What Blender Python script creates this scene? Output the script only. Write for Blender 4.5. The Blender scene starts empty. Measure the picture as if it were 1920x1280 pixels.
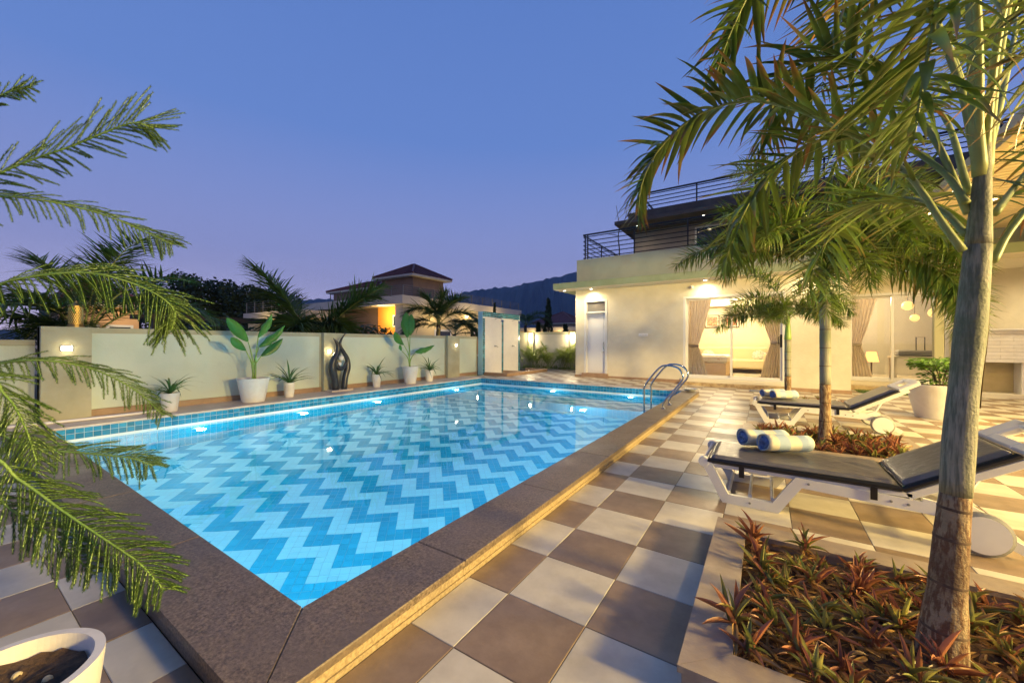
import bpy, bmesh, math, random
from mathutils import Vector, Matrix, Quaternion

# ------------------------------------------------------------------ camera, world, light, exposure
SC = bpy.context.scene
COL = SC.collection
R = math.radians
F_PX, YAW, PITCH, ROLL, CAM_H = 726.44, 0.57982, -0.0031, 0.0025, 1.2273
_fw = Vector((-math.sin(YAW)*math.cos(PITCH), math.cos(YAW)*math.cos(PITCH), -math.sin(PITCH)))
_rt = Vector((math.cos(YAW), math.sin(YAW), 0)); _up = _rt.cross(_fw)
CR = _rt*math.cos(ROLL) + _up*math.sin(ROLL); CU = -_rt*math.sin(ROLL) + _up*math.cos(ROLL); CF = _fw
CAM = Vector((0, 0, CAM_H))
cam = bpy.data.cameras.new('camera'); camo = bpy.data.objects.new('camera', cam); COL.objects.link(camo)
cam.sensor_width = 36.0; cam.lens = 36.0*F_PX/1920.0; cam.clip_start = 0.02; cam.clip_end = 20000
camo.matrix_world = Matrix(((CR.x, CU.x, -CF.x, CAM.x), (CR.y, CU.y, -CF.y, CAM.y), (CR.z, CU.z, -CF.z, CAM.z), (0, 0, 0, 1)))
SC.camera = camo

wd = bpy.data.worlds.new('World'); SC.world = wd; wd.use_nodes = True
nt = wd.node_tree; bg = nt.nodes['Background']
sky = nt.nodes.new('ShaderNodeTexSky'); sky.sky_type = 'NISHITA'; sky.sun_disc = False
sky.sun_elevation = R(2); sky.sun_rotation = R(60); sky.dust_density = 0.6; sky.ozone_density = 3.0
tc = nt.nodes.new('ShaderNodeTexCoord'); sep = nt.nodes.new('ShaderNodeSeparateXYZ')
nt.links.new(tc.outputs['Generated'], sep.inputs[0])
ramp = nt.nodes.new('ShaderNodeValToRGB'); nt.links.new(sep.outputs['Z'], ramp.inputs[0])
cr = ramp.color_ramp
cr.elements[0].position = 0.0; cr.elements[0].color = (0.82, 0.67, 0.88, 1)
cr.elements[1].position = 1.0; cr.elements[1].color = (0.06, 0.15, 0.46, 1)
for p, c in ((0.06, (0.53, 0.495, 0.77, 1)), (0.2, (0.295, 0.335, 0.65, 1)), (0.3, (0.225, 0.295, 0.63, 1)), (0.45, (0.132, 0.24, 0.60, 1))):
    e = cr.elements.new(p); e.color = c
mx = nt.nodes.new('ShaderNodeMix'); mx.data_type = 'RGBA'; mx.blend_type = 'MIX'; mx.inputs[0].default_value = 0.93
sc1 = nt.nodes.new('ShaderNodeMix'); sc1.data_type = 'RGBA'; sc1.blend_type = 'MULTIPLY'; sc1.inputs[0].default_value = 1.0
nt.links.new(sky.outputs[0], sc1.inputs[6]); sc1.inputs[7].default_value = (0.9, 1.0, 1.5, 1)
gain = nt.nodes.new('ShaderNodeMix'); gain.data_type = 'RGBA'; gain.blend_type = 'MULTIPLY'; gain.inputs[0].default_value = 1.0
nt.links.new(ramp.outputs[0], gain.inputs[6]); gain.inputs[7].default_value = (10.2, 10.1, 9.9, 1)
nt.links.new(sc1.outputs[2], mx.inputs[6]); nt.links.new(gain.outputs[2], mx.inputs[7])
nt.links.new(mx.outputs[2], bg.inputs[0]); bg.inputs[1].default_value = 0.12

sl = bpy.data.lights.new('sun', 'SUN'); so = bpy.data.objects.new('sun', sl); COL.objects.link(so)
sl.energy = 0.02; sl.angle = R(20); sl.color = (1.0, 0.72, 0.6)          # the sun has set: only its last glow
so.rotation_euler = (R(86), 0, R(-60))

SC.view_settings.view_transform = 'Standard'; SC.view_settings.look = 'None'
SC.view_settings.exposure = 0.0; SC.view_settings.gamma = 1.0; SC.view_settings.use_curve_mapping = False
SC.render.engine = 'CYCLES'
cy = SC.cycles; cy.use_denoising = True; cy.max_bounces = 10; cy.diffuse_bounces = 3; cy.glossy_bounces = 4
cy.transmission_bounces = 8; cy.transparent_max_bounces = 12; cy.sample_clamp_indirect = 6.0; cy.use_light_tree = True
try: cy.denoiser = 'OPENIMAGEDENOISE'
except Exception: pass

WARM = (1.0, 0.74, 0.31); WARM2 = (1.0, 0.80, 0.46)

def proj(p):
    d = Vector(p) - CAM; z = d.dot(CF)
    if z < 0.05: return None
    return (960 + F_PX*d.dot(CR)/z, 640 - F_PX*d.dot(CU)/z, z)
def ray(x, y): return CF + CR*((x-960)/F_PX) - CU*((y-640)/F_PX)
def on_z(x, y, z): d = ray(x, y); return CAM + d*((z-CAM_H)/d.z)
def on_x(x, y, X): d = ray(x, y); return CAM + d*(X/d.x)
def on_y(x, y, Y): d = ray(x, y); return CAM + d*(Y/d.y)
def at_depth(x, y, d): return CAM + ray(x, y)*d
def shown(p, m=40):
    q = proj(p)
    return q is not None and -m < q[0] < 1920+m and -m < q[1] < 1280+m

# ------------------------------------------------------------------ materials
MATS = {}
def lk(t, a, b): t.links.new(a, b)
def new_mat(name):
    m = bpy.data.materials.new(name); m.use_nodes = True
    t = m.node_tree; b = t.nodes['Principled BSDF']; MATS[name] = m
    return m, t, b
def noise(t, scale, detail=4, rough=0.6, coord='pos', stretch=None):
    n = t.nodes.new('ShaderNodeTexNoise'); n.inputs['Scale'].default_value = scale
    n.inputs['Detail'].default_value = detail; n.inputs['Roughness'].default_value = rough
    if coord == 'pos': src = t.nodes.new('ShaderNodeNewGeometry').outputs['Position']
    else: src = t.nodes.new('ShaderNodeTexCoord').outputs['Object']
    if stretch:
        mp = t.nodes.new('ShaderNodeMapping'); mp.inputs['Scale'].default_value = stretch
        lk(t, src, mp.inputs[0]); src = mp.outputs[0]
    lk(t, src, n.inputs['Vector']); return n.outputs['Fac']
def mixc(t, fac, a, b, blend='MIX'):
    n = t.nodes.new('ShaderNodeMix'); n.data_type = 'RGBA'; n.blend_type = blend
    if isinstance(fac, (int, float)): n.inputs[0].default_value = fac
    else: lk(t, fac, n.inputs[0])
    for i, v in ((6, a), (7, b)):
        if isinstance(v, tuple): n.inputs[i].default_value = (*v[:3], 1)
        else: lk(t, v, n.inputs[i])
    return n.outputs[2]
def mrange(t, v, a, b, c, d):
    n = t.nodes.new('ShaderNodeMapRange'); lk(t, v, n.inputs[0])
    for i, x in enumerate((a, b, c, d)): n.inputs[i+1].default_value = x
    return n.outputs[0]
def M(name, c1, c2=None, rough=0.6, scale=6.0, lo=0.35, hi=0.65, bump=0.0, bscale=60.0, metal=0.0, spec=0.5,
      rnd=0.0, coat=0.0, c3=None, scale3=1.2, rvar=0.0, stretch=None, coord='pos', trans=0.0, island=False):
    m, t, b = new_mat(name)
    col = c1
    if c2:
        f = mrange(t, noise(t, scale, coord=coord, stretch=stretch), lo, hi, 0, 1); col = mixc(t, f, c1, c2)
    if c3:
        f3 = mrange(t, noise(t, scale3, 5, 0.65, coord=coord), 0.45, 0.72, 0, 1); col = mixc(t, f3, col, c3)
    if rnd:
        src = t.nodes.new('ShaderNodeNewGeometry').outputs['Random Per Island'] if island else t.nodes.new('ShaderNodeObjectInfo').outputs['Random']
        v = mrange(t, src, 0, 1, 1-rnd, 1+rnd)
        h = t.nodes.new('ShaderNodeHueSaturation'); lk(t, v, h.inputs['Value'])
        if isinstance(col, tuple): h.inputs['Color'].default_value = (*col, 1)
        else: lk(t, col, h.inputs['Color'])
        col = h.outputs[0]
    if isinstance(col, tuple): b.inputs['Base Color'].default_value = (*col, 1)
    else: lk(t, col, b.inputs['Base Color'])
    if rvar: lk(t, mrange(t, noise(t, 2.3, 5), 0.3, 0.7, max(.02, rough-rvar), rough+rvar), b.inputs['Roughness'])
    else: b.inputs['Roughness'].default_value = rough
    b.inputs['Metallic'].default_value = metal; b.inputs['Specular IOR Level'].default_value = spec
    b.inputs['Coat Weight'].default_value = coat
    if bump:
        n = t.nodes.new('ShaderNodeBump'); n.inputs['Strength'].default_value = bump; n.inputs['Distance'].default_value = 0.01
        lk(t, noise(t, bscale, 5, coord=coord), n.inputs['Height']); lk(t, n.outputs[0], b.inputs['Normal'])
    if trans:
        tr = t.nodes.new('ShaderNodeBsdfTranslucent'); ms = t.nodes.new('ShaderNodeMixShader'); ms.inputs[0].default_value = trans
        if isinstance(col, tuple): tr.inputs[0].default_value = (*col, 1)
        else: lk(t, col, tr.inputs[0])
        out = t.nodes['Material Output']; lk(t, b.outputs[0], ms.inputs[1]); lk(t, tr.outputs[0], ms.inputs[2]); lk(t, ms.outputs[0], out.inputs[0])
    return m
def EM(name, col, strength):
    m, t, b = new_mat(name); b.inputs['Base Color'].default_value = (*col, 1)
    b.inputs['Emission Color'].default_value = (*col, 1); b.inputs['Emission Strength'].default_value = strength
    return m
def LEAF(name, c1, c2, tip=None, tip_at=0.85, rough=0.45, trans=0.3, scale=3.0, rnd=0.25):
    """foliage: two greens, per-leaf variation, dried tips that follow the leaf's own length (UV)"""
    m, t, b = new_mat(name)
    g = t.nodes.new('ShaderNodeNewGeometry')
    col = mixc(t, mrange(t, noise(t, scale), .3, .7, 0, 1), c1, c2)
    oi = t.nodes.new('ShaderNodeObjectInfo')
    ad = t.nodes.new('ShaderNodeMath'); ad.operation = 'ADD'; lk(t, g.outputs['Random Per Island'], ad.inputs[0]); lk(t, oi.outputs['Random'], ad.inputs[1])
    fr = t.nodes.new('ShaderNodeMath'); fr.operation = 'FRACT'; lk(t, ad.outputs[0], fr.inputs[0])
    if tip:
        uv = t.nodes.new('ShaderNodeUVMap'); sp = t.nodes.new('ShaderNodeSeparateXYZ'); lk(t, uv.outputs[0], sp.inputs[0])
        a2 = t.nodes.new('ShaderNodeMath'); a2.operation = 'MULTIPLY_ADD'; lk(t, fr.outputs[0], a2.inputs[0]); a2.inputs[1].default_value = 0.5; lk(t, sp.outputs[0], a2.inputs[2])
        col = mixc(t, mrange(t, a2.outputs[0], tip_at+.12, tip_at+.42, 0, 1), col, tip)
    h = t.nodes.new('ShaderNodeHueSaturation'); lk(t, mrange(t, fr.outputs[0], 0, 1, 1-rnd, 1+rnd), h.inputs['Value']); lk(t, col, h.inputs['Color'])
    lk(t, h.outputs[0], b.inputs['Base Color']); b.inputs['Roughness'].default_value = rough
    tr = t.nodes.new('ShaderNodeBsdfTranslucent'); ms = t.nodes.new('ShaderNodeMixShader'); ms.inputs[0].default_value = trans
    lk(t, h.outputs[0], tr.inputs[0]); out = t.nodes['Material Output']
    lk(t, b.outputs[0], ms.inputs[1]); lk(t, tr.outputs[0], ms.inputs[2]); lk(t, ms.outputs[0], out.inputs[0])
    return m

M('granite', (0.08, 0.056, 0.035), (0.265, 0.195, 0.125), rough=0.40, scale=85, lo=.36, hi=.66, bump=.18, bscale=160, c3=(0.14, 0.105, 0.075), scale3=2.0, rvar=.12, rnd=.06)
M('granite_lit', (0.28, 0.21, 0.11), (0.46, 0.36, 0.20), rough=0.45, scale=70, bump=.3, bscale=120, rnd=.05)  # coping granite, warm lamplight on the deck-facing side put into the colour
M('planter_stone', (0.29, 0.225, 0.15), (0.40, 0.32, 0.22), rough=0.35, scale=9, bump=.1, bscale=90, c3=(0.24, .19, .16), scale3=4, rnd=.05)
M('deck_light', (0.53, 0.48, 0.365), (0.60, 0.545, 0.42), rough=0.42, scale=5, c3=(0.42, .37, .275), scale3=2.6, rvar=.12, rnd=.06, bump=.04, bscale=40)
M('deck_dark', (0.225, 0.155, 0.092), (0.295, 0.21, 0.13), rough=0.42, scale=7, c3=(0.175, .12, .07), scale3=2.8, rvar=.13, rnd=.09, bump=.05, bscale=60)
M('grout', (0.16, 0.13, 0.10), rough=.9)
M('pool_grout', (0.72, 0.80, 0.80), rough=.5)
M('floor_grout', (0.34, 0.58, 0.68), rough=.6)
M('pool_light', (0.44, 0.82, 0.90), (0.50, 0.86, 0.93), rough=.25, scale=3, rnd=.04, island=True)
M('pool_blue', (0.012, 0.38, 0.57), (0.02, 0.44, 0.63), rough=.25, scale=3, rnd=.10, island=True)
M('pool_light_o', (0.44, 0.82, 0.90), (0.50, 0.86, 0.93), rough=.25, scale=3, rnd=.04)
M('pool_blue_o', (0.012, 0.38, 0.57), (0.02, 0.44, 0.63), rough=.25, scale=3, rnd=.10)
M('rim_tile', (0.02, 0.20, 0.36), (0.035, 0.26, 0.42), rough=.10, scale=6, rnd=.28, bump=.10, bscale=25)
M('rim_tile_j', (0.02, 0.20, 0.36), (0.035, 0.26, 0.42), rough=.10, scale=6, rnd=.28, bump=.10, bscale=25, island=True)
M('strip_deck', (0.55, 0.43, 0.33), (0.65, 0.53, 0.42), rough=.4, scale=4, c3=(.45, .34, .26), scale3=2.2)
M('skirting', (0.30, 0.19, 0.11), (0.38, 0.25, 0.15), rough=.5, scale=6)
M('wall_olive', (0.40, 0.38, 0.25), (0.46, 0.44, 0.30), rough=.85, scale=2.5, bump=.25, bscale=45, c3=(.35, .33, .215), scale3=1.4)
M('wall_panel', (0.55, 0.62, 0.49), (0.61, 0.67, 0.54), rough=.85, scale=2.2, bump=.35, bscale=40, c3=(.54, .57, .43), scale3=1.1)
M('wall_cream', (0.66, 0.60, 0.45), (0.72, 0.66, 0.50), rough=.9, scale=2.2, bump=.55, bscale=26, c3=(.60, .545, .40), scale3=1.2)
M('fascia', (0.33, 0.36, 0.27), (0.39, 0.42, 0.31), rough=.85, scale=2, bump=.2, bscale=40, c3=(.36, .33, .25), scale3=.8)
M('eave_green', (0.27, 0.32, 0.17), (0.33, 0.37, 0.21), rough=.8, scale=3)
M('soffit', (0.74, 0.68, 0.52), rough=.8)
M('roof_brown', (0.07, 0.055, 0.045), (0.10, 0.08, 0.065), rough=.7, scale=3)
M('upper_wall', (0.30, 0.26, 0.22), (0.35, 0.30, 0.26), rough=.8, scale=2)
M('black_metal', (0.012, 0.013, 0.018), rough=.4, metal=.3)
M('steel', (0.42, 0.45, 0.47), rough=.14, metal=1.0)
M('white_paint', (0.76, 0.74, 0.70), (0.80, 0.78, 0.74), rough=.45, scale=5)
M('door_paint', (0.72, 0.71, 0.68), (0.77, 0.76, 0.73), rough=.5, scale=30, stretch=(14, 14, .5))
M('upvc', (0.72, 0.70, 0.64), rough=.35)
M('grille_gray', (0.40, 0.37, 0.34), rough=.5)
M('marble_step', (0.45, 0.33, 0.16), (0.60, 0.46, 0.25), rough=.3, scale=7, c3=(.22, .13, .06), scale3=9)
M('pot_white', (0.70, 0.67, 0.60), (0.76, 0.73, 0.66), rough=.55, scale=6, c3=(.58, .53, .44), scale3=3, bump=.1, bscale=50)
M('soil', (0.05, 0.028, 0.013), (0.13, 0.07, 0.03), rough=.95, scale=40, bump=1.0, bscale=55, c3=(.16, .09, .035), scale3=9)
M('trunk', (0.22, 0.22, 0.17), (0.32, 0.31, 0.24), rough=.7, scale=9, stretch=(9, 9, .8), bump=.35, bscale=70, c3=(.20, .24, .13), scale3=3)
M('trunk_low', (0.17, 0.085, 0.035), (0.37, 0.27, 0.14), rough=.8, scale=14, stretch=(5, 5, 1.0), lo=.45, hi=.55, bump=1.0, bscale=80, c3=(.12, .065, .03), scale3=5)
M('crownshaft', (0.12, 0.13, 0.085), (0.30, 0.28, 0.19), rough=.6, scale=13, stretch=(9, 9, .45), lo=.40, hi=.60, bump=.5, bscale=90, c3=(.10, .12, .05), scale3=4)
M('sheath_dry', (0.45, 0.20, 0.05), (0.60, 0.34, 0.10), rough=.6, scale=20, stretch=(8, 8, 1), c3=(.20, .08, .03), scale3=9)
M('ring_dark', (0.075, 0.045, 0.025), (0.16, 0.10, 0.055), rough=.9, scale=30)
M('rachis', (0.20, 0.25, 0.07), (0.30, 0.33, 0.11), rough=.5, scale=10)
M('stem_green', (0.18, 0.32, 0.06), (0.28, 0.42, 0.10), rough=.45, scale=8)
LEAF('palm_leaf', (0.045, 0.10, 0.015), (0.13, 0.19, 0.03), tip=(0.21, 0.10, 0.028), tip_at=.74, rnd=.45, rough=.36, trans=.22)
LEAF('palm_leaf_b', (0.06, 0.13, 0.018), (0.20, 0.27, 0.04), tip=(0.22, 0.13, 0.04), tip_at=.95, rnd=.5, rough=.36, trans=.22)
LEAF('palm_dark', (0.045, 0.105, 0.022), (0.095, 0.16, 0.04), tip=(0.13, .11, .04), tip_at=.95)
LEAF('areca_leaf', (0.18, 0.27, 0.035), (0.32, 0.38, 0.06), tip=(0.2, .14, .04), tip_at=1.05)
LEAF('banana_leaf', (0.05, 0.21, 0.035), (0.11, 0.30, 0.055), rough=.3, trans=.35)
LEAF('lily_leaf', (0.05, 0.14, 0.03), (0.11, 0.22, 0.06), rough=.4, tip=(.30, .24, .10), tip_at=.98)
LEAF('needle', (0.035, 0.09, 0.014), (0.105, 0.17, 0.026), rough=.5, trans=.25, scale=5)
LEAF('rhoeo', (0.18, 0.22, 0.05), (0.36, 0.32, 0.085), tip=(0.24, 0.09, 0.05), tip_at=.95, trans=.25, scale=9)
LEAF('rhoeo_red', (0.27, 0.095, 0.05), (0.44, 0.19, 0.08), trans=.25, scale=9)
LEAF('rhoeo_dry', (0.34, 0.20, 0.065), (0.50, 0.30, 0.10), trans=.2, scale=9)
LEAF('ficus_leaf', (0.08, 0.20, 0.02), (0.17, 0.31, 0.035), trans=.3, scale=6)
LEAF('tree_leaf', (0.03, 0.055, 0.02), (0.06, 0.085, 0.028), trans=.15, scale=.5, rough=.6)
LEAF('grass_leaf', (0.06, 0.15, 0.02), (0.11, 0.22, 0.04), trans=.2, scale=2)
M('bark', (0.06, 0.045, 0.03), (0.12, 0.09, 0.06), rough=.9, scale=6, bump=.5, bscale=30)
M('plastic_white', (0.66, 0.65, 0.60), (0.70, 0.69, 0.64), rough=.4, scale=8, spec=.5)
M('vinyl_sheen', (0.115, 0.105, 0.10), (0.15, 0.14, 0.13), rough=.30, scale=14, bump=.55, bscale=18, spec=.6, coord='obj')  # black vinyl with its grey sheen put into the base colour of the top
M('vinyl_side', (0.008, 0.008, 0.010), rough=.35)
M('towel_blue', (0.13, 0.20, 0.42), (0.24, 0.34, 0.58), rough=.95, scale=60, bump=1.0, bscale=260)
M('wheel_gray', (0.22, 0.22, 0.20), rough=.5)
M('sculpt_black', (0.018, 0.020, 0.024), (0.035, 0.037, 0.042), rough=.28, scale=12, stretch=(1, 1, 9), bump=.3, bscale=60)
M('brass', (0.42, 0.29, 0.10), rough=.4, metal=1.0)
M('dark_wood', (0.05, 0.032, 0.02), rough=.7)
M('ground', (0.075, 0.065, 0.035), (0.11, 0.09, 0.05), rough=1, scale=.4, c3=(.045, .05, .02), scale3=.15)
M('hill_forest', (0.020, 0.034, 0.020), (0.035, 0.05, 0.03), rough=1, scale=.02)
M('roof_tile', (0.13, 0.035, 0.03), (0.19, 0.055, 0.045), rough=.6, scale=2)
M('house_beige', (0.50, 0.44, 0.36), (0.56, 0.49, 0.40), rough=.9, scale=.8)
M('house_orange', (0.74, 0.30, 0.035), (0.80, 0.34, 0.05), rough=.9, scale=.8)
M('house_yellow', (0.70, 0.55, 0.30), rough=.9)
M('house_brown', (0.20, 0.13, 0.09), (0.25, 0.16, 0.11), rough=.9, scale=1)
M('pane_dark', (0.03, 0.035, 0.045), rough=.05)
M('curtain', (0.60, 0.50, 0.38), (0.66, 0.56, 0.43), rough=.9, scale=8, trans=.25)
M('room_wall', (0.82, 0.72, 0.50), rough=.9)
M('room_gray', (0.42, 0.39, 0.33), rough=.8)
M('room_floor', (0.70, 0.62, 0.48), rough=.25)
M('bed_linen', (0.78, 0.72, 0.64), (0.55, 0.25, 0.14), rough=.9, scale=22, lo=.58, hi=.66)
M('bed_base', (0.72, 0.52, 0.33), rough=.6)
M('sofa_cloth', (0.72, 0.60, 0.36), rough=.9)
M('cushion_print', (0.72, 0.70, 0.58), (0.25, 0.35, 0.22), rough=.9, scale=26, lo=.5, hi=.56)
M('throw_print', (0.68, 0.66, 0.58), (0.25, 0.27, 0.28), rough=.9, scale=30, lo=.48, hi=.54)
M('picture_red', (0.42, 0.11, 0.07), (0.60, 0.36, 0.20), rough=.8, scale=26, lo=.45, hi=.55)
M('picture_mat', (0.80, 0.70, 0.52), rough=.8)
M('frame_dark', (0.06, 0.045, 0.035), rough=.5)
M('slat_wood', (0.66, 0.52, 0.26), (0.72, 0.58, 0.31), rough=.55, scale=4, stretch=(.6, 6, 6), rnd=.06)
M('post_olive', (0.30, 0.29, 0.17), rough=.5)
M('brick_white', (0.76, 0.73, 0.67), (0.82, 0.79, 0.73), rough=.3, scale=6, rnd=.06, bump=.12, bscale=30)
M('shelf_wood', (0.46, 0.38, 0.20), (0.52, 0.43, 0.24), rough=.6, scale=5)
M('orange_door', (0.55, 0.22, 0.06), rough=.5)
M('ceramic', (0.62, 0.62, 0.58), (0.3, 0.36, 0.36), rough=.25, scale=40, lo=.52, hi=.6)
M('mat_gray', (0.22, 0.22, 0.23), rough=.95, bump=.6, bscale=120)
M('gas_gray', (0.40, 0.40, 0.42), rough=.4, metal=.6)
EM('lamp_warm', (1.0, 0.80, 0.50), 30); EM('lamp_white', (1.0, 0.93, 0.8), 40); EM('pool_lamp', (0.70, 0.93, 1.0), 3)
EM('globe_glow', (1.0, 0.70, 0.26), 1.0); EM('shade_orange', (1.0, 0.45, 0.15), 2.0); EM('bulb_small', (1.0, 0.85, 0.55), 12)
EM('strip_glow', (1.0, 0.93, 0.85), 1.6)

# striped towel: blue and cream bands along the roll
m, t, b = new_mat('towel_stripe')
tcn = t.nodes.new('ShaderNodeTexCoord'); sp = t.nodes.new('ShaderNodeSeparateXYZ'); lk(t, tcn.outputs['Object'], sp.inputs[0])
w_ = t.nodes.new('ShaderNodeMath'); w_.operation = 'MULTIPLY'; w_.inputs[1].default_value = 6.0; lk(t, sp.outputs[1], w_.inputs[0])
f_ = t.nodes.new('ShaderNodeMath'); f_.operation = 'FRACT'; lk(t, w_.outputs[0], f_.inputs[0])
c_ = mixc(t, mrange(t, f_.outputs[0], .48, .52, 0, 1), (0.74, 0.69, 0.50), (0.40, 0.51, 0.60))
lk(t, c_, b.inputs['Base Color']); b.inputs['Roughness'].default_value = .95
bn = t.nodes.new('ShaderNodeBump'); bn.inputs['Strength'].default_value = .9; bn.inputs['Distance'].default_value = .006
lk(t, noise(t, 220, 4, coord='obj'), bn.inputs['Height']); lk(t, bn.outputs[0], b.inputs['Normal'])
# water
m, t, b = new_mat('water')
t.nodes.remove(b); gl = t.nodes.new('ShaderNodeBsdfGlass'); gl.inputs['IOR'].default_value = 1.333; gl.inputs['Roughness'].default_value = 0.0
gl.inputs['Color'].default_value = (0.97, 1, 1, 1)
bn = t.nodes.new('ShaderNodeBump'); bn.inputs['Strength'].default_value = .035; bn.inputs['Distance'].default_value = .05
lk(t, noise(t, 2.6, 2), bn.inputs['Height']); lk(t, bn.outputs[0], gl.inputs['Normal'])
lk(t, gl.outputs[0], t.nodes['Material Output'].inputs[0])
# window glass: thin pane (mirror on top of clear)
m, t, b = new_mat('pane_glass')
t.nodes.remove(b); gs = t.nodes.new('ShaderNodeBsdfGlossy'); gs.inputs['Roughness'].default_value = .01
tr = t.nodes.new('ShaderNodeBsdfTransparent'); tr.inputs[0].default_value = (.96, .97, .96, 1)
fn = t.nodes.new('ShaderNodeFresnel'); fn.inputs[0].default_value = 1.45; ms = t.nodes.new('ShaderNodeMixShader')
lk(t, fn.outputs[0], ms.inputs[0]); lk(t, tr.outputs[0], ms.inputs[1]); lk(t, gs.outputs[0], ms.inputs[2]); lk(t, ms.outputs[0], t.nodes['Material Output'].inputs[0])

# ------------------------------------------------------------------ mesh helpers
class MB:
    """collects shapes; build() links them as one mesh object"""
    def __init__(s): s.v = []; s.f = []; s.uv = []
    def add(s, vs, fs, uvs=None):
        o = len(s.v); s.v += [tuple(p) for p in vs]; s.f += [tuple(i+o for i in f) for f in fs]
        s.uv += (uvs if uvs else [(0.0, 0.0)]*len(vs)); return s
    def box(s, x0, x1, y0, y1, z0, z1):
        return s.add([(x0,y0,z0),(x1,y0,z0),(x1,y1,z0),(x0,y1,z0),(x0,y0,z1),(x1,y0,z1),(x1,y1,z1),(x0,y1,z1)],
                     [(3,2,1,0),(4,5,6,7),(0,1,5,4),(1,2,6,5),(2,3,7,6),(3,0,4,7)])
    def bbox(s, x0, x1, y0, y1, z0, z1, c=.004):
        """box with chamfered top and side edges"""
        c = min(c, (x1-x0)*.3, (y1-y0)*.3, (z1-z0)*.45)
        rings = [(z0, c), (z0+c, 0), (z1-c, 0), (z1, c)]
        vs = []; fs = []
        for z, i in rings: vs += [(x0+i,y0+i,z),(x1-i,y0+i,z),(x1-i,y1-i,z),(x0+i,y1-i,z)]
        for k in range(3):
            for j in range(4): a = k*4; fs.append((a+j, a+(j+1)%4, a+4+(j+1)%4, a+4+j))
        fs += [(3,2,1,0), (12,13,14,15)]
        return s.add(vs, fs)
    def prism(s, poly, a0, a1, axis='z'):
        """polygon extruded along an axis"""
        def P(u, v, w): return (u,v,w) if axis == 'z' else ((u,w,v) if axis == 'y' else (w,u,v))
        n = len(poly); vs = [P(*p, a0) for p in poly] + [P(*p, a1) for p in poly]
        fs = [tuple(range(n))[::-1], tuple(range(n, 2*n))] + [(i, (i+1)%n, n+(i+1)%n, n+i) for i in range(n)]
        return s.add(vs, fs)
    def tube(s, pts, rad, n=8, cap=True, uvlen=True):
        pts = [Vector(p) for p in pts]; m = len(pts)
        if not isinstance(rad, (list, tuple)): rad = [rad]*m
        vs = []; uvs = []; prev = None
        for i, p in enumerate(pts):
            d = (pts[min(i+1, m-1)] - pts[max(i-1, 0)]).normalized()
            if prev is None:
                a = d.orthogonal().normalized()
            else:
                a = (prev - d*prev.dot(d)); a = a.normalized() if a.length > 1e-6 else d.orthogonal().normalized()
            prev = a; b = d.cross(a)
            for k in range(n):
                t = 2*math.pi*k/n; vs.append(p + (a*math.cos(t) + b*math.sin(t))*rad[i]); uvs.append((i/max(1, m-1), k/n))
        fs = [(i*n+k, i*n+(k+1)%n, (i+1)*n+(k+1)%n, (i+1)*n+k) for i in range(m-1) for k in range(n)]
        if cap: fs += [tuple(range(n))[::-1], tuple(range((m-1)*n, m*n))]
        return s.add(vs, fs, uvs)
    def lathe(s, prof, n=28, c=(0,0), cap=True):
        vs = []
        for r, z in prof:
            for k in range(n): t = 2*math.pi*k/n; vs.append((c[0]+r*math.cos(t), c[1]+r*math.sin(t), z))
        m = len(prof); fs = [(i*n+k, i*n+(k+1)%n, (i+1)*n+(k+1)%n, (i+1)*n+k) for i in range(m-1) for k in range(n)]
        if cap: fs += [tuple(range(n))[::-1], tuple(range((m-1)*n, m*n))]
        return s.add(vs, fs)
    def sphere(s, c, r, n=14, m=9, sq=(1,1,1)):
        vs = [(c[0], c[1], c[2]-r*sq[2])]
        for i in range(1, m):
            p = math.pi*i/m - math.pi/2
            for k in range(n): t = 2*math.pi*k/n; vs.append((c[0]+r*sq[0]*math.cos(p)*math.cos(t), c[1]+r*sq[1]*math.cos(p)*math.sin(t), c[2]+r*sq[2]*math.sin(p)))
        vs.append((c[0], c[1], c[2]+r*sq[2])); fs = []
        for k in range(n): fs.append((0, 1+(k+1)%n, 1+k))
        for i in range(m-2):
            for k in range(n): a = 1+i*n; fs.append((a+k, a+(k+1)%n, a+n+(k+1)%n, a+n+k))
        a = 1+(m-2)*n
        for k in range(n): fs.append((a+k, a+(k+1)%n, len(vs)-1))
        return s.add(vs, fs)
    def mesh(s, name, mat, smooth=False):
        me = bpy.data.meshes.new(name); me.from_pydata(s.v, [], s.f)
        uvl = me.uv_layers.new(name='UVMap')
        vi = [0]*len(me.loops); me.loops.foreach_get('vertex_index', vi)
        flat = []
        for i in vi: flat += s.uv[i]
        uvl.data.foreach_set('uv', flat)
        if mat: me.materials.append(MATS[mat])
        if smooth: me.polygons.foreach_set('use_smooth', [True]*len(me.polygons))
        me.update(); return me
    def build(s, name, mat, parent=None, smooth=False, kind=None, loc=None):
        return link(name, s.mesh(name, mat, smooth), parent, kind, loc)
def link(name, me, parent=None, kind=None, loc=None, mtx=None):
    o = bpy.data.objects.new(name, me); COL.objects.link(o)
    if parent is not None: o.parent = parent
    if kind: o['kind'] = kind
    if loc is not None: o.location = loc
    if mtx is not None: o.matrix_local = mtx
    return o
def tag(o, label, cat, group=None):
    o['label'] = label; o['category'] = cat
    if group: o['group'] = group
    return o
def thing(name, label, cat, loc=(0,0,0), rz=0.0, group=None):
    o = bpy.data.objects.new(name, None); COL.objects.link(o); o.location = loc; o.rotation_euler = (0, 0, rz)
    o.empty_display_size = .1
    return tag(o, label, cat, group)
def struct(name): 
    o = bpy.data.objects.new(name, None); COL.objects.link(o); o['kind'] = 'structure'; return o
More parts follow.
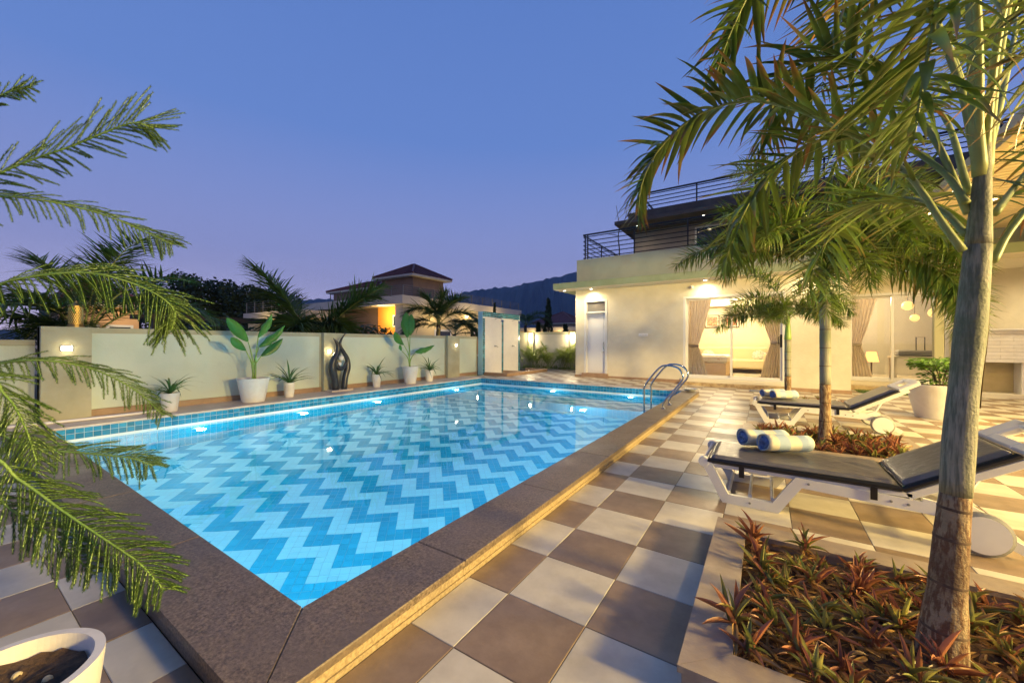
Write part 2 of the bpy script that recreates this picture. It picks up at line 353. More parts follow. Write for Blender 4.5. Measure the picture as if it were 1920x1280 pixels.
def lamp(name, typ, loc, energy, color, parent=None, size=.05, spot=None, blend=.6, aim=None):
    l = bpy.data.lights.new(name, typ); l.energy = energy; l.color = color
    if typ == 'POINT': l.shadow_soft_size = size
    if typ == 'SPOT': l.shadow_soft_size = size; l.spot_size = R(spot or 120); l.spot_blend = blend
    if typ == 'AREA': l.size = size
    o = bpy.data.objects.new(name, l); COL.objects.link(o)
    if parent is not None: o.parent = parent
    o.location = loc
    if aim is not None: o.rotation_euler = Vector(aim).to_track_quat('-Z', 'Y').to_euler()
    return o
def bez(pts, n):
    """smooth curve through points (Catmull-Rom)"""
    P = [Vector(p) for p in pts]; P = [P[0]*2-P[1]] + P + [P[-1]*2-P[-2]]; out = []
    segs = len(P)-3
    for k in range(n+1):
        u = k/n*segs; i = min(int(u), segs-1); t = u-i; a, b, c, d = P[i:i+4]
        out.append(.5*((2*b) + (c-a)*t + (2*a-5*b+4*c-d)*t*t + (3*b-a-3*c+d)*t**3))
    return out
# ------------------------------------------------------------------ ground, hills
HX0, HX1, HY0, HY1 = -8.2, -1.36, 0.60, 10.25
g = MB(); B = 9000
g.add([(-B,-B,-.06),(B,-B,-.06),(B,B,-.06),(-B,B,-.06),(HX0,HY0,-.06),(HX1,HY0,-.06),(HX1,HY1,-.06),(HX0,HY1,-.06)],
      [(0,1,5,4),(1,2,6,5),(2,3,7,6),(3,0,4,7)])
g.build('ground', 'ground', kind='structure')

def hill(name, depth, profile, thick, seed):
    rr = random.Random(seed); mb = MB(); cols = []
    xs = []; x = profile[0][0]
    while x <= profile[-1][0]: xs.append(x); x += 6
    for x in xs:
        for (a, ya), (b, yb) in zip(profile, profile[1:]):
            if a <= x <= b: y = ya + (yb-ya)*(x-a)/(b-a); break
        top = at_depth(x, y, depth); dirn = Vector((ray(x, 640).x, ray(x, 640).y, 0)).normalized()
        h = top.z*(1 + rr.uniform(-.012, .012)) + rr.uniform(-1, 1)*depth*.0006
        col = []
        for k, (o, f) in enumerate(((-thick, 0), (-thick*.72, .22), (-thick*.45, .55), (-thick*.2, .83), (0, 1.0), (thick*.6, .6), (thick, 0))):
            p = Vector((top.x, top.y, 0)) + dirn*(o + (rr.uniform(-1, 1)*thick*.05 if 0 < k < 6 else 0))
            col.append((p.x, p.y, max(-1, h*f*(1 + (rr.uniform(-.05, .05) if k != 4 else 0)) - (1 if f == 0 else 0))))
        cols.append(col)
    vs = [p for c in cols for p in c]; n = 7
    fs = [(i*n+k, (i+1)*n+k, (i+1)*n+k+1, i*n+k+1) for i in range(len(cols)-1) for k in range(n-1)]
    mb.add(vs, fs); return mb.build(name, 'hill_forest', smooth=False, kind='structure')
hill('hill', 2600, [(820, 560), (880, 547), (915, 541), (960, 537), (1000, 528), (1040, 519), (1080, 509), (1200, 480), (1350, 470), (1500, 500), (1900, 560)], 900, 3)
hill('hill', 2500, [(-300, 622), (100, 618), (400, 612), (560, 563), (620, 560), (700, 568), (850, 590), (1000, 600)], 700, 5)

# ------------------------------------------------------------------ deck tiles
T, OX, OY = 0.4, -1.053, 1.583
deck = MB()
deck_grp = struct('deck')
def far_z(x, y):
    if y < 10.0 or x > -1.25: return 0.0
    t = min(1, max(0, (-1.25-x)/2.2)); t = t*t*(3-2*t); return .085*t
REG = [(-1.3025, 9.6, -1.6, 12.28), (1.75, 9.6, 12.28, 13.9), (-9.6, -1.3025, -1.6, .5645), (-8.3, -1.3025, 10.12, 12.28), (-8.3, -5.47, 12.28, 16.0)]
cells = []
for ri, (x0, x1, y0, y1) in enumerate(REG):
    i0 = int(math.floor((x0-OX)/T)); i1 = int(math.ceil((x1-OX)/T)); j0 = int(math.floor((y0-OY)/T)); j1 = int(math.ceil((y1-OY)/T))
    for i in range(i0, i1):
        for j in range(j0, j1):
            a, b = max(x0, OX+i*T), min(x1, OX+i*T+T); c, d = max(y0, OY+j*T), min(y1, OY+j*T+T)
            if b-a < .02 or d-c < .02: continue
            g_ = .0015
            cells.append((a+g_, b-g_, c+g_, d-g_, (i+j) % 2 == 0, ri))
def tile_rank(c):
    p = ((c[0]+c[1])/2, (c[2]+c[3])/2, 0); q = proj(p)
    if q is None or not shown(p, 120): return 1e9
    return q[2]/math.sqrt((c[1]-c[0])*(c[3]-c[2])/.16)
cells.sort(key=tile_rank)
cache = {}; rest = {True: MB(), False: MB()}; nobj = 0
jit = random.Random(4)
for c in cells:
    x0, x1, y0, y1, li, ri = c
    if ri < 3 and nobj < 300 and tile_rank(c) < 1e8:
        k = (round(x1-x0, 3), round(y1-y0, 3), li)
        if k not in cache: cache[k] = MB().bbox(-k[0]/2, k[0]/2, -k[1]/2, k[1]/2, -.012, 0, .0022).mesh('floor_tile', 'deck_light' if li else 'deck_dark')
        link('floor_tile', cache[k], deck_grp, loc=((x0+x1)/2, (y0+y1)/2, jit.uniform(-.0006, .0006))); nobj += 1
    else:
        z = [far_z(x, y) for x, y in ((x0,y0),(x1,y0),(x1,y1),(x0,y1))]
        rest[li].add([(x0,y0,z[0]),(x1,y0,z[1]),(x1,y1,z[2]),(x0,y1,z[3]),(x0,y0,z[0]-.012),(x1,y0,z[1]-.012),(x1,y1,z[2]-.012),(x0,y1,z[3]-.012)],
                     [(0,1,2,3),(0,4,5,1),(1,5,6,2),(2,6,7,3),(3,7,4,0)])
rest[True].build('floor_tile_field', 'deck_light', deck_grp, kind='stuff'); rest[False].build('floor_tile_field', 'deck_dark', deck_grp, kind='stuff')
gb = MB()
for ri, (x0, x1, y0, y1) in enumerate(REG[:3]): gb.box(x0, x1, y0, y1, -.05, -.0035)
for x0, x1, y0, y1 in REG[3:]:
    n = 14
    for k in range(n):
        a = x0+(x1-x0)*k/n; b = x0+(x1-x0)*(k+1)/n; za, zb = far_z(a, 11)-.0035, far_z(b, 11)-.0035
        gb.add([(a,y0,za),(b,y0,zb),(b,y1,zb),(a,y1,za)], [(0,1,2,3)])
gb.build('tile_bed', 'grout', deck_grp)

# ------------------------------------------------------------------ pool
PX0, PX1, PY0, PY1 = -7.72, -1.64, 0.885, 9.98
RIM, WATER, FLOOR = 0.10, -0.11, -1.50
SHELF_Y, SHELF_Z = 8.22, -0.62
pool = struct('pool')
sh = MB(); w = .25
MB().box(PX0-w, PX1+w, PY0-w, PY1+w, FLOOR-.2, FLOOR-.004).build('pool_floor', 'floor_grout', pool)
sh.box(PX0-w, PX0-.004, PY0-w, PY1+w, FLOOR-.004, .060); sh.box(PX1+.004, PX1+w-.02, PY0-w, PY1+w, FLOOR-.004, .0)
sh.box(PX0-.004, PX1+.004, PY0-w, PY0-.004, FLOOR-.004, .0); sh.box(PX0-.004, PX1+.004, PY1+.004, PY1+w, FLOOR-.004, .060)
MB().box(PX0-.004, PX1+.004, SHELF_Y+.004, PY1+.004, FLOOR-.003, SHELF_Z-.004).build('pool_shelf', 'floor_grout', pool)
sh.build('pool_shell', 'pool_grout', pool)
# floor chevrons: square tiles set at 45 degrees, two-tile zigzag bands
P = 0.0838; S2 = math.sqrt(.5)
U0 = (-3.20+1.99)*S2; V0 = (3.20+1.99)*S2
def dark(iu, iv):
    f = (iv + 4*(iu//4)) % 8
    return f < 6 if iu % 4 < 2 else f < 2
def clip_poly(poly, x0, x1, y0, y1):
    for ax, lim, sg in ((0, x0, 1), (0, x1, -1), (1, y0, 1), (1, y1, -1)):
        out = []
        for i in range(len(poly)):
            a, b = poly[i], poly[(i+1) % len(poly)]; ia = (a[ax]-lim)*sg >= 0; ib = (b[ax]-lim)*sg >= 0
            if ia: out.append(a)
            if ia != ib:
                t = (lim-a[ax])/(b[ax]-a[ax]); out.append((a[0]+(b[0]-a[0])*t, a[1]+(b[1]-a[1])*t))
        poly = out
        if len(poly) < 3: return []
    return poly
flo = {True: MB(), False: MB()}; single = []
hg = P/2-.0016
for iu in range(-140, 200):
    for iv in range(-140, 200):
        u = U0+(iu+.5)*P; v = V0+(iv+.5)*P; x = (u-v)*S2; y = (u+v)*S2
        if not (PX0-.1 < x < PX1+.1 and PY0-.1 < y < PY1+.1): continue
        for lo_, hi_, z in ((PY0, SHELF_Y, FLOOR), (SHELF_Y, PY1, SHELF_Z)):
            poly = [((u+a*hg-(v+b*hg))*S2, (u+a*hg+v+b*hg)*S2) for a, b in ((-1,-1),(1,-1),(1,1),(-1,1))]
            cp = clip_poly(poly, PX0+.001, PX1-.001, lo_+.001, hi_-.001)
            if len(cp) < 3: continue
            dk = dark(iu, iv); whole = len(cp) == 4 and all(abs(p[0]-q[0])+abs(p[1]-q[1]) < 1e-6 for p, q in zip(cp, poly))
            q = proj((x, y, z))
            # what the coping lets the camera see: the line of sight must pass the water's edge inside the pool
            d = Vector((x, y, -.55)) - CAM; t_ = (RIM-CAM_H)/d.z; hx, hy = CAM.x+d.x*t_, CAM.y+d.y*t_
            vis = PX0 < hx < PX1-.02 and PY0+.02 < hy
            single.append((q[2] if (whole and vis and q and shown((x,y,z), -20)) else 1e9, x, y, z, dk, cp))
single.sort(key=lambda a: a[0])
tm = {dk: MB().add([(a*hg, b*hg, z) for z in (-.004, 0) for a, b in ((-1,-1),(1,-1),(1,1),(-1,1))],
      [(4,5,6,7),(0,1,5,4),(1,2,6,5),(2,3,7,6),(3,0,4,7)]).mesh('pool_tile', 'pool_blue_o' if dk else 'pool_light_o') for dk in (True, False)}
for k, (r_, x, y, z, dk, cp) in enumerate(single):
    if k < 300 and r_ < 1e8:
        o = link('pool_tile', tm[dk], pool, loc=(x, y, z)); o.rotation_euler = (0, 0, R(45))
    else:
        n = len(cp); flo[dk].add([(p[0], p[1], z) for p in cp], [tuple(range(n))])
flo[True].build('pool_tile_field', 'pool_blue', pool, kind='stuff'); flo[False].build('pool_tile_field', 'pool_light', pool, kind='stuff')
# wall tiles: two rows above a white band at the water line, then rows down to the floor
wt = []
rows = [(.078, .001), (.001, -.076)]
z = -.135
while z > FLOOR+.05: rows.append((z, z-P)); z -= P
for (a, b) in rows:
    y = PY0
    while y < PY1-.01: wt.append(('L', y, min(y+P, PY1), a, b)); y += P
    x = PX0
    while x < PX1-.01:
        if b > SHELF_Z-.02: wt.append(('F', x, min(x+P, PX1), a, b))
        wt.append(('S', x, min(x+P, PX1), a, b)) if a < SHELF_Z+.05 else None
        x += P
    y = PY0
    while y < PY1-.01: wt.append(('R', y, min(y+P, PY1), a, b)); y += P
    x = PX0
    while x < PX1-.01: wt.append(('N', x, min(x+P, PX1), a, b)); x += P
def wt_rank(w):
    s, a, b, z1, z0 = w
    if z1 < -.1: return 1e9
    if s == 'L': p = (PX0, (a+b)/2, z1)
    elif s == 'F': p = ((a+b)/2, PY1, z1)
    else: return 1e9
    q = proj(p)
    return q[2] if (b-a > P*.95 and q and shown(p, -5)) else 1e9
wt.sort(key=wt_rank)
wf = MB(); wf2 = MB(); h_ = P/2-.0022; hz = (rows[0][0]-rows[0][1])/2-.002; kk = 0
tl = MB().add([(x, a*h_, b*hz) for x in (0, .005) for a, b in ((-1,-1),(1,-1),(1,1),(-1,1))], [(4,5,6,7),(0,1,5,4),(1,2,6,5),(2,3,7,6),(3,0,4,7)]).mesh('rim_tile', 'rim_tile')
for w in wt:
    s, a, b, z1, z0 = w
    if wt_rank(w) < 1e8 and kk < 300:
        o = link('rim_tile', tl, pool, loc=(PX0-.003, (a+b)/2, (z0+z1)/2) if s == 'L' else ((a+b)/2, PY1+.003, (z0+z1)/2)); kk += 1
        if s == 'F': o.rotation_euler = (0, 0, R(-90))
        continue
    a += .002; b -= .002; z0 += .002; z1 -= .002; mb = wf if z1 > -.1 else wf2
    if s == 'L': X = PX0+.002; q = [(X,a,z0),(X,b,z0),(X,b,z1),(X,a,z1)]
    elif s == 'R': X = PX1-.002; q = [(X,b,z0),(X,a,z0),(X,a,z1),(X,b,z1)]
    elif s == 'N': Y = PY0+.002; q = [(b,Y,z0),(a,Y,z0),(a,Y,z1),(b,Y,z1)]
    else: Y = (PY1 if s == 'F' else SHELF_Y)-.002; q = [(a,Y,z0),(b,Y,z0),(b,Y,z1),(a,Y,z1)]
    mb.add(q, [(0,1,2,3)])
wf.build('rim_tile_field', 'rim_tile_j', pool, kind='stuff'); wf2.build('wall_tile_field', 'pool_blue', pool, kind='stuff')
# water
wm = MB().add([(PX0-.002,PY0-.002,WATER),(PX1+.002,PY0-.002,WATER),(PX1+.002,PY1+.002,WATER),(PX0-.002,PY1+.002,WATER)], [(0,1,2,3)])
wm.build('pool_water', 'water', kind='structure')
# coping slabs
coping = struct('pool_coping')
CX, CY = -1.30, 0.555
def slab(poly, z0, z1, name, mat, c=.006):
    cx = sum(p[0] for p in poly)/len(poly); cy_ = sum(p[1] for p in poly)/len(poly)
    ins = [(p[0]+(cx-p[0])/max(1e-6, math.hypot(cx-p[0], cy_-p[1]))*c, p[1]+(cy_-p[1])/max(1e-6, math.hypot(cx-p[0], cy_-p[1]))*c) for p in poly]
    n = len(poly); mb = MB()
    vs = [(*p, z0) for p in poly] + [(*p, z1-c) for p in poly] + [(*p, z1) for p in ins]
    fs = [tuple(range(n))[::-1], tuple(range(2*n, 3*n))] + [(k*n+i, k*n+(i+1) % n, (k+1)*n+(i+1) % n, (k+1)*n+i) for k in range(2) for i in range(n)]
    mb.add(vs, fs); return mb.build(name, mat, coping)
ys = [CY, 1.55, 2.65, 3.75, 4.85, 5.95, 7.05, 8.15, 9.1, 10.0]; gj = .0012
for k in range(len(ys)-1):
    a, b = ys[k]+gj, ys[k+1]-gj
    poly = [(PX1-.012, a), (CX, a), (CX, b), (PX1-.012, b)] if k else [(CX, CY), (CX, b), (PX1-.012, b), (PX1-.012, PY0+.012)]
    slab(poly, .066, RIM, 'coping_slab', 'granite')
    slab([(CX-.05, a if k else CY+.012), (CX-.012, a if k else CY+.012), (CX-.012, b), (CX-.05, b)], -.004, .064, 'kerb_facing', 'granite_lit', .003)
    slab([(CX-.04, a if k else CY+.004), (CX-.004, a if k else CY+.004), (CX-.004, b), (CX-.04, b)], -.004, .022, 'kerb_facing', 'granite_lit', .003)
xs = [CX, -2.75, -4.0, -5.25, -6.5, -7.7]
for k in range(len(xs)-1):
    b, a = xs[k]-gj, xs[k+1]+gj
    poly = [(a, CY), (b, CY), (b, PY0+.012), (a, PY0+.012)] if k else [(a, CY), (CX, CY), (PX1-.012, PY0+.012), (a, PY0+.012)]
    slab(poly, .066, RIM, 'coping_slab', 'granite')
    slab([(a, CY+.012), (b if k else CX-.05, CY+.012), (b if k else CX-.05, CY+.05), (a, CY+.05)], -.004, .064, 'kerb_facing', 'granite', .003)
# kerb core closing the gap between pool shell and facing
MB().box(PX1+.2, CX-.05, PY0, 10.0, -.1, .064).build('kerb_core', 'granite', coping); MB().box(-7.7, PX1+.2, CY+.05, PY0-.05, -.1, .064).build('kerb_core', 'granite', coping)
# far and left edges: paving flush with the rim
MB().bbox(PX0-.02, PX1+.3, PY1-.012, PY1+.16, .066, RIM, .004).build('coping_slab', 'strip_deck', coping)
ls = [CY, 1.75, 2.95, 4.15, 5.35, 6.55, 7.75, 8.95, 10.14]
for a, b in zip(ls, ls[1:]): MB().bbox(-8.60, PX0+.012, a+gj, b-gj, .066, RIM, .004).build('coping_slab', 'strip_deck', coping)
MB().box(-8.6, PX0-.26, CY, 10.3, -.06, .064).build('kerb_core', 'strip_deck', coping)
# pool lights
def pool_light(loc, nrm, label, e=26):
    t = thing('pool_light', label, 'pool light', loc, group='underwater pool lights')
    rot = Vector(nrm).to_track_quat('Z', 'Y').to_euler(); t.rotation_euler = rot
    MB().lathe([(.02, -.002), (.075, -.002), (.08, .006), (.07, .014), (.055, .014)], 20, cap=False).build('bezel', 'white_paint', t, smooth=True)
    MB().lathe([(.0, .010), (.046, .010)], 20, cap=False).build('lens', 'pool_lamp', t)
    lamp('pool_lamp', 'POINT', (0, 0, .16), e, (0.38, 0.86, 1.0), t, size=.06)
names = ['nearest the pine branches', 'below the big white pot', 'below the black sculpture', 'near the shower corner']
for y, n in zip((2.47, 4.12, 5.85, 8.6), names): pool_light((PX0+.004, y, -.42), (1, 0, 0), 'round underwater light in the left pool wall ' + n, 36)
for x, n in zip((-5.05, -2.85), ('below the white door', 'beside the pool ladder')): pool_light((x, PY1-.004, -.33), (0, -1, 0), 'round underwater light in the far pool wall ' + n, 14)
for y in (2.2, 4.4, 6.6): pool_light((PX1-.004, y, -.62), (-1, 0, 0), 'assumed round underwater light under the stone edge beside the deck, %s from the near corner' % {2.2: 'first', 4.4: 'second', 6.6: 'third'}[y], 46)  # hidden by the coping: assumed lights, added to light the floor evenly
for x in (-3.2, -5.6): pool_light((x, PY0+.004, -.62), (0, 1, 0), 'assumed round underwater light under the near stone edge of the pool, %s half' % ('right' if x > -4 else 'left'), 46)  # also assumed, out of sight under the near coping
pool_light((-3.4, SHELF_Y-.004, -.95), (0, -1, 0), 'assumed round underwater light in the step below the far shelf', 34)  # assumed light, added with the hidden ones to even out the floor

# ------------------------------------------------------------------ boundary walls
def wall_light(name, loc, nrm, label, e, mat='lamp_white', w=.05, h=.03):
    t = thing(name, label, 'wall light', loc, group='step lights in the garden walls'); t.rotation_euler = (0, 0, math.atan2(nrm[1], nrm[0]))
    MB().bbox(0, .014, -w-.008, w+.008, -h-.008, h+.008, .003).build('frame', 'white_paint', t)
    MB().bbox(.013, .018, -w, w, -h, h, .002).build('lens', mat, t)
    lamp('wall_lamp', 'POINT', (.07, 0, -.01), e, WARM2, t, size=.03)
bw = thing('boundary_wall', 'long olive garden wall with pale panels behind the row of white pots', 'wall', (-8.66, 5.9, .0))
def LB(x0, x1, y0, y1, z0, z1): return MB().bbox(x0+8.66, x1+8.66, y0-5.9, y1-5.9, z0, z1, .004)
LB(-8.76, -8.57, .92, 10.84, .0, 1.44).build('wall_core', 'wall_olive', bw)
for a, b in ((.92, 1.41), (5.06, 5.50), (9.20, 9.76)): LB(-8.75, -8.46, a, b, .098, 1.442).build('pillar', 'wall_olive', bw)
for a, b in ((1.41, 5.06), (5.50, 9.20), (9.76, 10.80)):
    LB(-8.58, -8.562, a+.004, b-.05, .20, 1.355).build('panel', 'wall_panel', bw)
    LB(-8.58, -8.555, a+.004, b-.004, .098, .197).build('skirting', 'skirting', bw)
lw = thing('low_wall', 'lower garden wall with white panel left of the end pillar', 'wall', (-8.85, -1.0, 0))
MB().box(-.1, .08, -2.6, 1.9, 0, 1.17).build('wall_core', 'wall_panel', lw); MB().bbox(-.12, .1, -2.6, 1.9, 1.17, 1.25, .005).build('cap', 'wall_olive', lw)
wall_light('wall_light', (-8.458, 1.16, 1.13), (1, 0), 'glowing rectangular light on the leftmost wall pillar', 1.2)
wall_light('wall_light', (-8.458, 9.57, 1.14), (1, 0), 'small round-looking glowing light on the wall pillar left of the showers', .9, w=.03)
wall_light('wall_light', (-8.458, 5.18, 1.02), (1, 0), 'glowing light on the wall pillar behind the black sculpture', 2.2, 'lamp_warm', w=.035)
rw = thing('rear_wall', 'cream rear garden wall behind the row of areca palms', 'wall', (-7.5, 15.6, 0))
MB().box(-2.6, 4.5, 0, .2, -.05, 1.66).build('wall_core', 'wall_olive', rw)
MB().bbox(-2.6, 4.5, -.02, .22, 1.66, 1.72, .004).build('cap', 'wall_olive', rw)
for a, b in ((-1.5, .32), (.62, 1.9)): MB().bbox(a, b, -.014, .004, .1, 1.6, .003).build('panel', 'wall_cream', rw)
for a, b in ((-1.75, -1.5), (.34, .6)): MB().bbox(a, b, -.07, .02, -.04, 1.7, .004).build('pillar', 'wall_olive', rw)
wall_light('wall_light', (-9.12, 15.52, 1.45), (0, -1), 'glowing light on rear wall pillar just right of the showers', 55, 'lamp_warm', w=.03)
wall_light('wall_light', (-7.03, 15.52, 1.45), (0, -1), 'glowing light on rear wall pillar above the areca palms', 55, 'lamp_warm', w=.03)

# ------------------------------------------------------------------ showers
st = thing('shower_wall', 'white double shower wall edged with blue mosaic', 'shower', (-8.32, 12.05, .085))
h0, h1 = -1.22, 1.22
MB().box(-.2, -.002, h0, h1, 0, 2.24).build('wall_core', 'pool_grout', st)
MB().bbox(-.2, 0, h0-.012, h0-.001, 0, 2.24, .003).build('end_panel', 'end_blue' if 'end_blue' in MATS else M('end_blue', (0.30, 0.52, 0.58), rough=.5).name, st)
for a, b in ((h0+.14, -.06), (.06, h1-.12)): MB().bbox(-.01, .002, a, b, .02, 2.06, .002).build('panel', 'white_paint', st)
mo = MB(); q = .062
def mosaic(y0, y1, z0, z1):
    z = z0
    while z+q <= z1+.001:
        y = y0
        while y+q <= y1+.001:
            mo.box(-.003, .005, y+.003, y+q-.003, z+.003, z+q-.003); y += q
        z += q
mosaic(h0, h0+.135, .02, 2.06); mosaic(-.062, .062, .02, 2.06); mosaic(h1-.124, h1, .02, 2.06); mosaic(h0, h1, 2.06, 2.25)
mo.build('mosaic_tiles', 'mosaic' if 'mosaic' in MATS else M('mosaic', (0.02, 0.14, 0.22), (0.07, 0.28, 0.36), rough=.15, scale=5, rnd=.5, island=True).name, st, kind='stuff')
tr = thing('shower_tray', 'low brown kerb around the two shower bays', 'kerb', (-8.3, 12.3, .07))
for x0, x1, y0, y1 in ((.02, 1.0, -1.45, -1.33), (.88, 1.0, -1.33, 1.45), (.02, .88, -.3, -.2), (.02, .88, 1.33, 1.45)): MB().bbox(x0, x1, y0, y1, 0, .12, .006).build('kerb', 'skirting', tr)
for yy, wh in ((11.55, 'left'), (12.72, 'right')):
    s = MB().lathe([(.028, 0), (.028, .01), (.012, .014)], 14).build('shower_head', 'steel', st); s.matrix_local = Matrix.Translation((.002, yy-12.05, .015))
    MB().tube(bez([(0, 0, 1.98), (.12, 0, 2.02), (.26, 0, 2.0), (.33, 0, 1.93)], 10), .011, 8).build('arm', 'steel', s, smooth=True)
    MB().lathe([(.012, 1.945), (.07, 1.90), (.07, 1.885)], 16, c=(.33, 0)).build('rose', 'steel', s, smooth=True)
    MB().lathe([(.03, 0), (.03, .012), (.018, .02), (.018, .07)], 14).build('valve', 'steel', s).matrix_local = Matrix.Translation((0, 0, 1.0)) @ Matrix.Rotation(R(90), 4, 'Y')
    MB().tube([(.06, 0, 1.0), (.08, .05, .99), (.08, .09, .96)], .009, 6).build('handle', 'steel', s)
# ------------------------------------------------------------------ the villa
VY = 12.3
villa = thing('villa', 'cream single-storey villa wing with green eave and roof terrace', 'building', (0, VY, 0))
def VB(x0, x1, y0, y1, z0, z1, c=.004): return MB().bbox(x0, x1, y0-VY, y1-VY, z0, z1, c)
for x0, x1, z0, z1 in ((-5.45, -5.135, -.02, 3.0), (-5.135, -4.335, 2.665, 3.0), (-4.335, -2.03, -.02, 3.0), (-2.03, .43, 2.59, 3.0), (-2.03, .43, -.02, .215), (.43, 1.72, -.02, 3.0)):
    VB(x0, x1, VY, VY+.2, z0, z1, .001).build('wall', 'wall_cream', villa)
VB(1.52, 1.72, VY+.2, 14.0, -.02, 3.0).build('wall', 'wall_cream', villa); VB(-5.45, -5.25, VY+.2, 18, -.02, 3.0).build('wall', 'wall_cream', villa)
VB(1.72, 1.86, 13.8, 14.0, -.02, 3.0).build('wall', 'wall_cream', villa); VB(3.78, 9.5, 13.9, 14.1, -.02, 3.0).build('wall', 'wall_cream', villa)
VB(1.86, 3.78, 13.9, 14.1, 2.56, 3.0).build('wall', 'wall_cream', villa); VB(1.86, 3.78, 13.9, 14.1, -.02, .22).build('wall', 'wall_cream', villa)
for x0, x1 in ((-5.47, -5.14), (-4.33, -2.1), (.50, 1.735)): VB(x0, x1, VY-.016, VY+.01, -.02, .15 if x0 < 0 else .09).build('skirting', 'skirting', villa)
VB(1.70, 1.738, VY+.01, 13.8, -.02, .09).build('skirting', 'skirting', villa)
VB(-5.2, -4.3, VY-.07, VY+.1, -.02, .22, .006).build('door_step', 'skirting', villa)
VB(-2.12, .5, VY-.09, VY+.02, -.02, .105, .006).build('threshold', 'marble_step', villa); VB(-2.08, .46, VY-.05, VY+.02, .107, .20, .006).build('threshold', 'soffit', villa)
# eave slab, soffit, parapet, floors above
VB(-6.02, 9.5, 11.72, 18, 3.02, 3.22, .006).build('eave_slab', 'eave_green', villa)
VB(-6.0, 9.48, 11.74, 12.32, 3.003, 3.018, .002).build('soffit_board', 'soffit', villa); VB(1.74, 9.4, 12.32, 13.9, 2.985, 3.003, .002).build('soffit_board', 'soffit', villa)
VB(-5.42, 9.5, VY+.02, VY+.2, 3.224, 4.05, .004).build('parapet', 'fascia', villa); VB(-5.42, -5.24, VY+.2, 18, 3.224, 4.05).build('parapet', 'fascia', villa)
VB(-5.2, 9.3, VY+.25, 18, 3.5, 3.6).build('terrace_floor', 'fascia', villa)
VB(-3.92, 9.3, 14.0, 17.8, 3.62, 5.17).build('upper_wall', 'upper_wall', villa)
VB(-4.25, 9.5, 12.75, 18, 5.17, 5.29, .006).build('upper_eave', 'roof_brown', villa); VB(-3.88, 9.5, 13.05, 17.9, 5.292, 5.58, .006).build('upper_parapet', 'roof_brown', villa)
up = VB(-1.9, -.9, 13.985, 14.02, 3.75, 5.0).build('upper_window', 'pane_dark', villa); VB(-1.96, -.84, 13.99, 14.03, 3.7, 5.05).build('window_frame', 'upvc', up)
# door with ventilator grille
dr = VB(-5.058, -4.41, VY+.06, VY+.11, .225, 2.215, .004).build('door', 'door_paint', villa)
VB(-4.99, -4.48, VY+.052, VY+.062, .31, 2.13, .004).build('door_panel', 'door_paint', dr)
for z0, z1 in ((.225, 2.2),):
    pass
hd = MB().tube([(-4.46, VY+.055-VY, 1.02), (-4.46, -.0, 1.02), (-4.46, -.0, 1.25), (-4.46, .055, 1.25)], .010, 8).tube([(-4.46, .06, .92), (-4.46, .02, .92), (-4.54, .02, .92)], .009, 8)
hd.build('door_handle', 'steel', dr)
fr = MB()
for x0, x1, z0, z1 in ((-5.135, -5.06, .222, 2.665), (-4.408, -4.335, .222, 2.665), (-5.06, -4.408, 2.60, 2.665), (-5.06, -4.408, 2.218, 2.27)): fr.bbox(x0, x1, -.012, .13, z0, z1, .004)
fr.build('door_frame', 'upvc', villa)
gr = MB(); n = 11
for k in range(-n, n+8):
    for sgn in (1, -1):
        x = -5.06 + k*.065
        # diagonal bars clipped to the opening
        pts = []
        for s in range(0, 21):
            t = s/20; px_ = x + sgn*t*.33 + (0 if sgn > 0 else .33); pz = 2.272 + t*.328
            if -5.058 <= px_ <= -4.41: pts.append((px_, .05 + (.004 if sgn > 0 else -.004), pz))
        if len(pts) > 1: gr.tube([pts[0], pts[-1]], .0062, 4)
gr.build('ventilator_grille', 'grille_gray', villa); VB(-5.058, -4.41, VY+.10, VY+.11, 2.27, 2.60).build('ventilator_backing', 'pane_dark', villa)
# sliding door 1
def sliding(x0, x1, y, z0, z1, xm, par, oy, handle_x):
    f = MB(); w = .065
    f.bbox(x0, x0+w, -.02, .14, z0, z1, .004).bbox(x1-w, x1, -.02, .14, z0, z1, .004).bbox(x0+w, x1-w, -.02, .14, z1-w, z1, .004).bbox(x0+w, x1-w, -.02, .14, z0, z0+.05, .004)
    fo = f.build('sliding_frame', 'upvc', par); fo.location = (0, y-oy, 0)
    for k, (a, b, yy) in enumerate(((x0+w, xm+.03, .075), (xm-.03, x1-w, .025))):
        s = MB(); q = .055
        s.bbox(a+.002, a+q, yy, yy+.04, z0+.052, z1-w-.002, .003).bbox(b-q, b-.002, yy, yy+.04, z0+.052, z1-w-.002, .003).bbox(a+q, b-q, yy, yy+.04, z1-w-q, z1-w-.002, .003).bbox(a+q, b-q, yy, yy+.04, z0+.052, z0+.052+q, .003)
        so_ = s.build('sash', 'upvc', par); so_.location = (0, y-oy, 0)
        MB().box(a+q, b-q, yy+.016, yy+.022, z0+.052+q, z1-w-q).build('pane', 'pane_glass', so_)
    MB().bbox(handle_x-.022, handle_x+.022, -.01, .03, 1.12, 1.46, .008).tube([(handle_x, -.01, 1.40), (handle_x-.05, -.05, 1.40), (handle_x-.05, -.05, 1.22), (handle_x, -.01, 1.22)], .012, 6).build('handle', 'black_metal', fo)
sliding(-2.03, .43, VY+.02, .205, 2.59, -.80, villa, VY, .335)
sliding(1.86, 3.78, 13.92, .225, 2.56, 2.78, villa, VY, 3.68)
VB(1.78, 3.9, 13.55, 13.91, -.02, .12, .006).build('threshold', 'marble_step', villa)
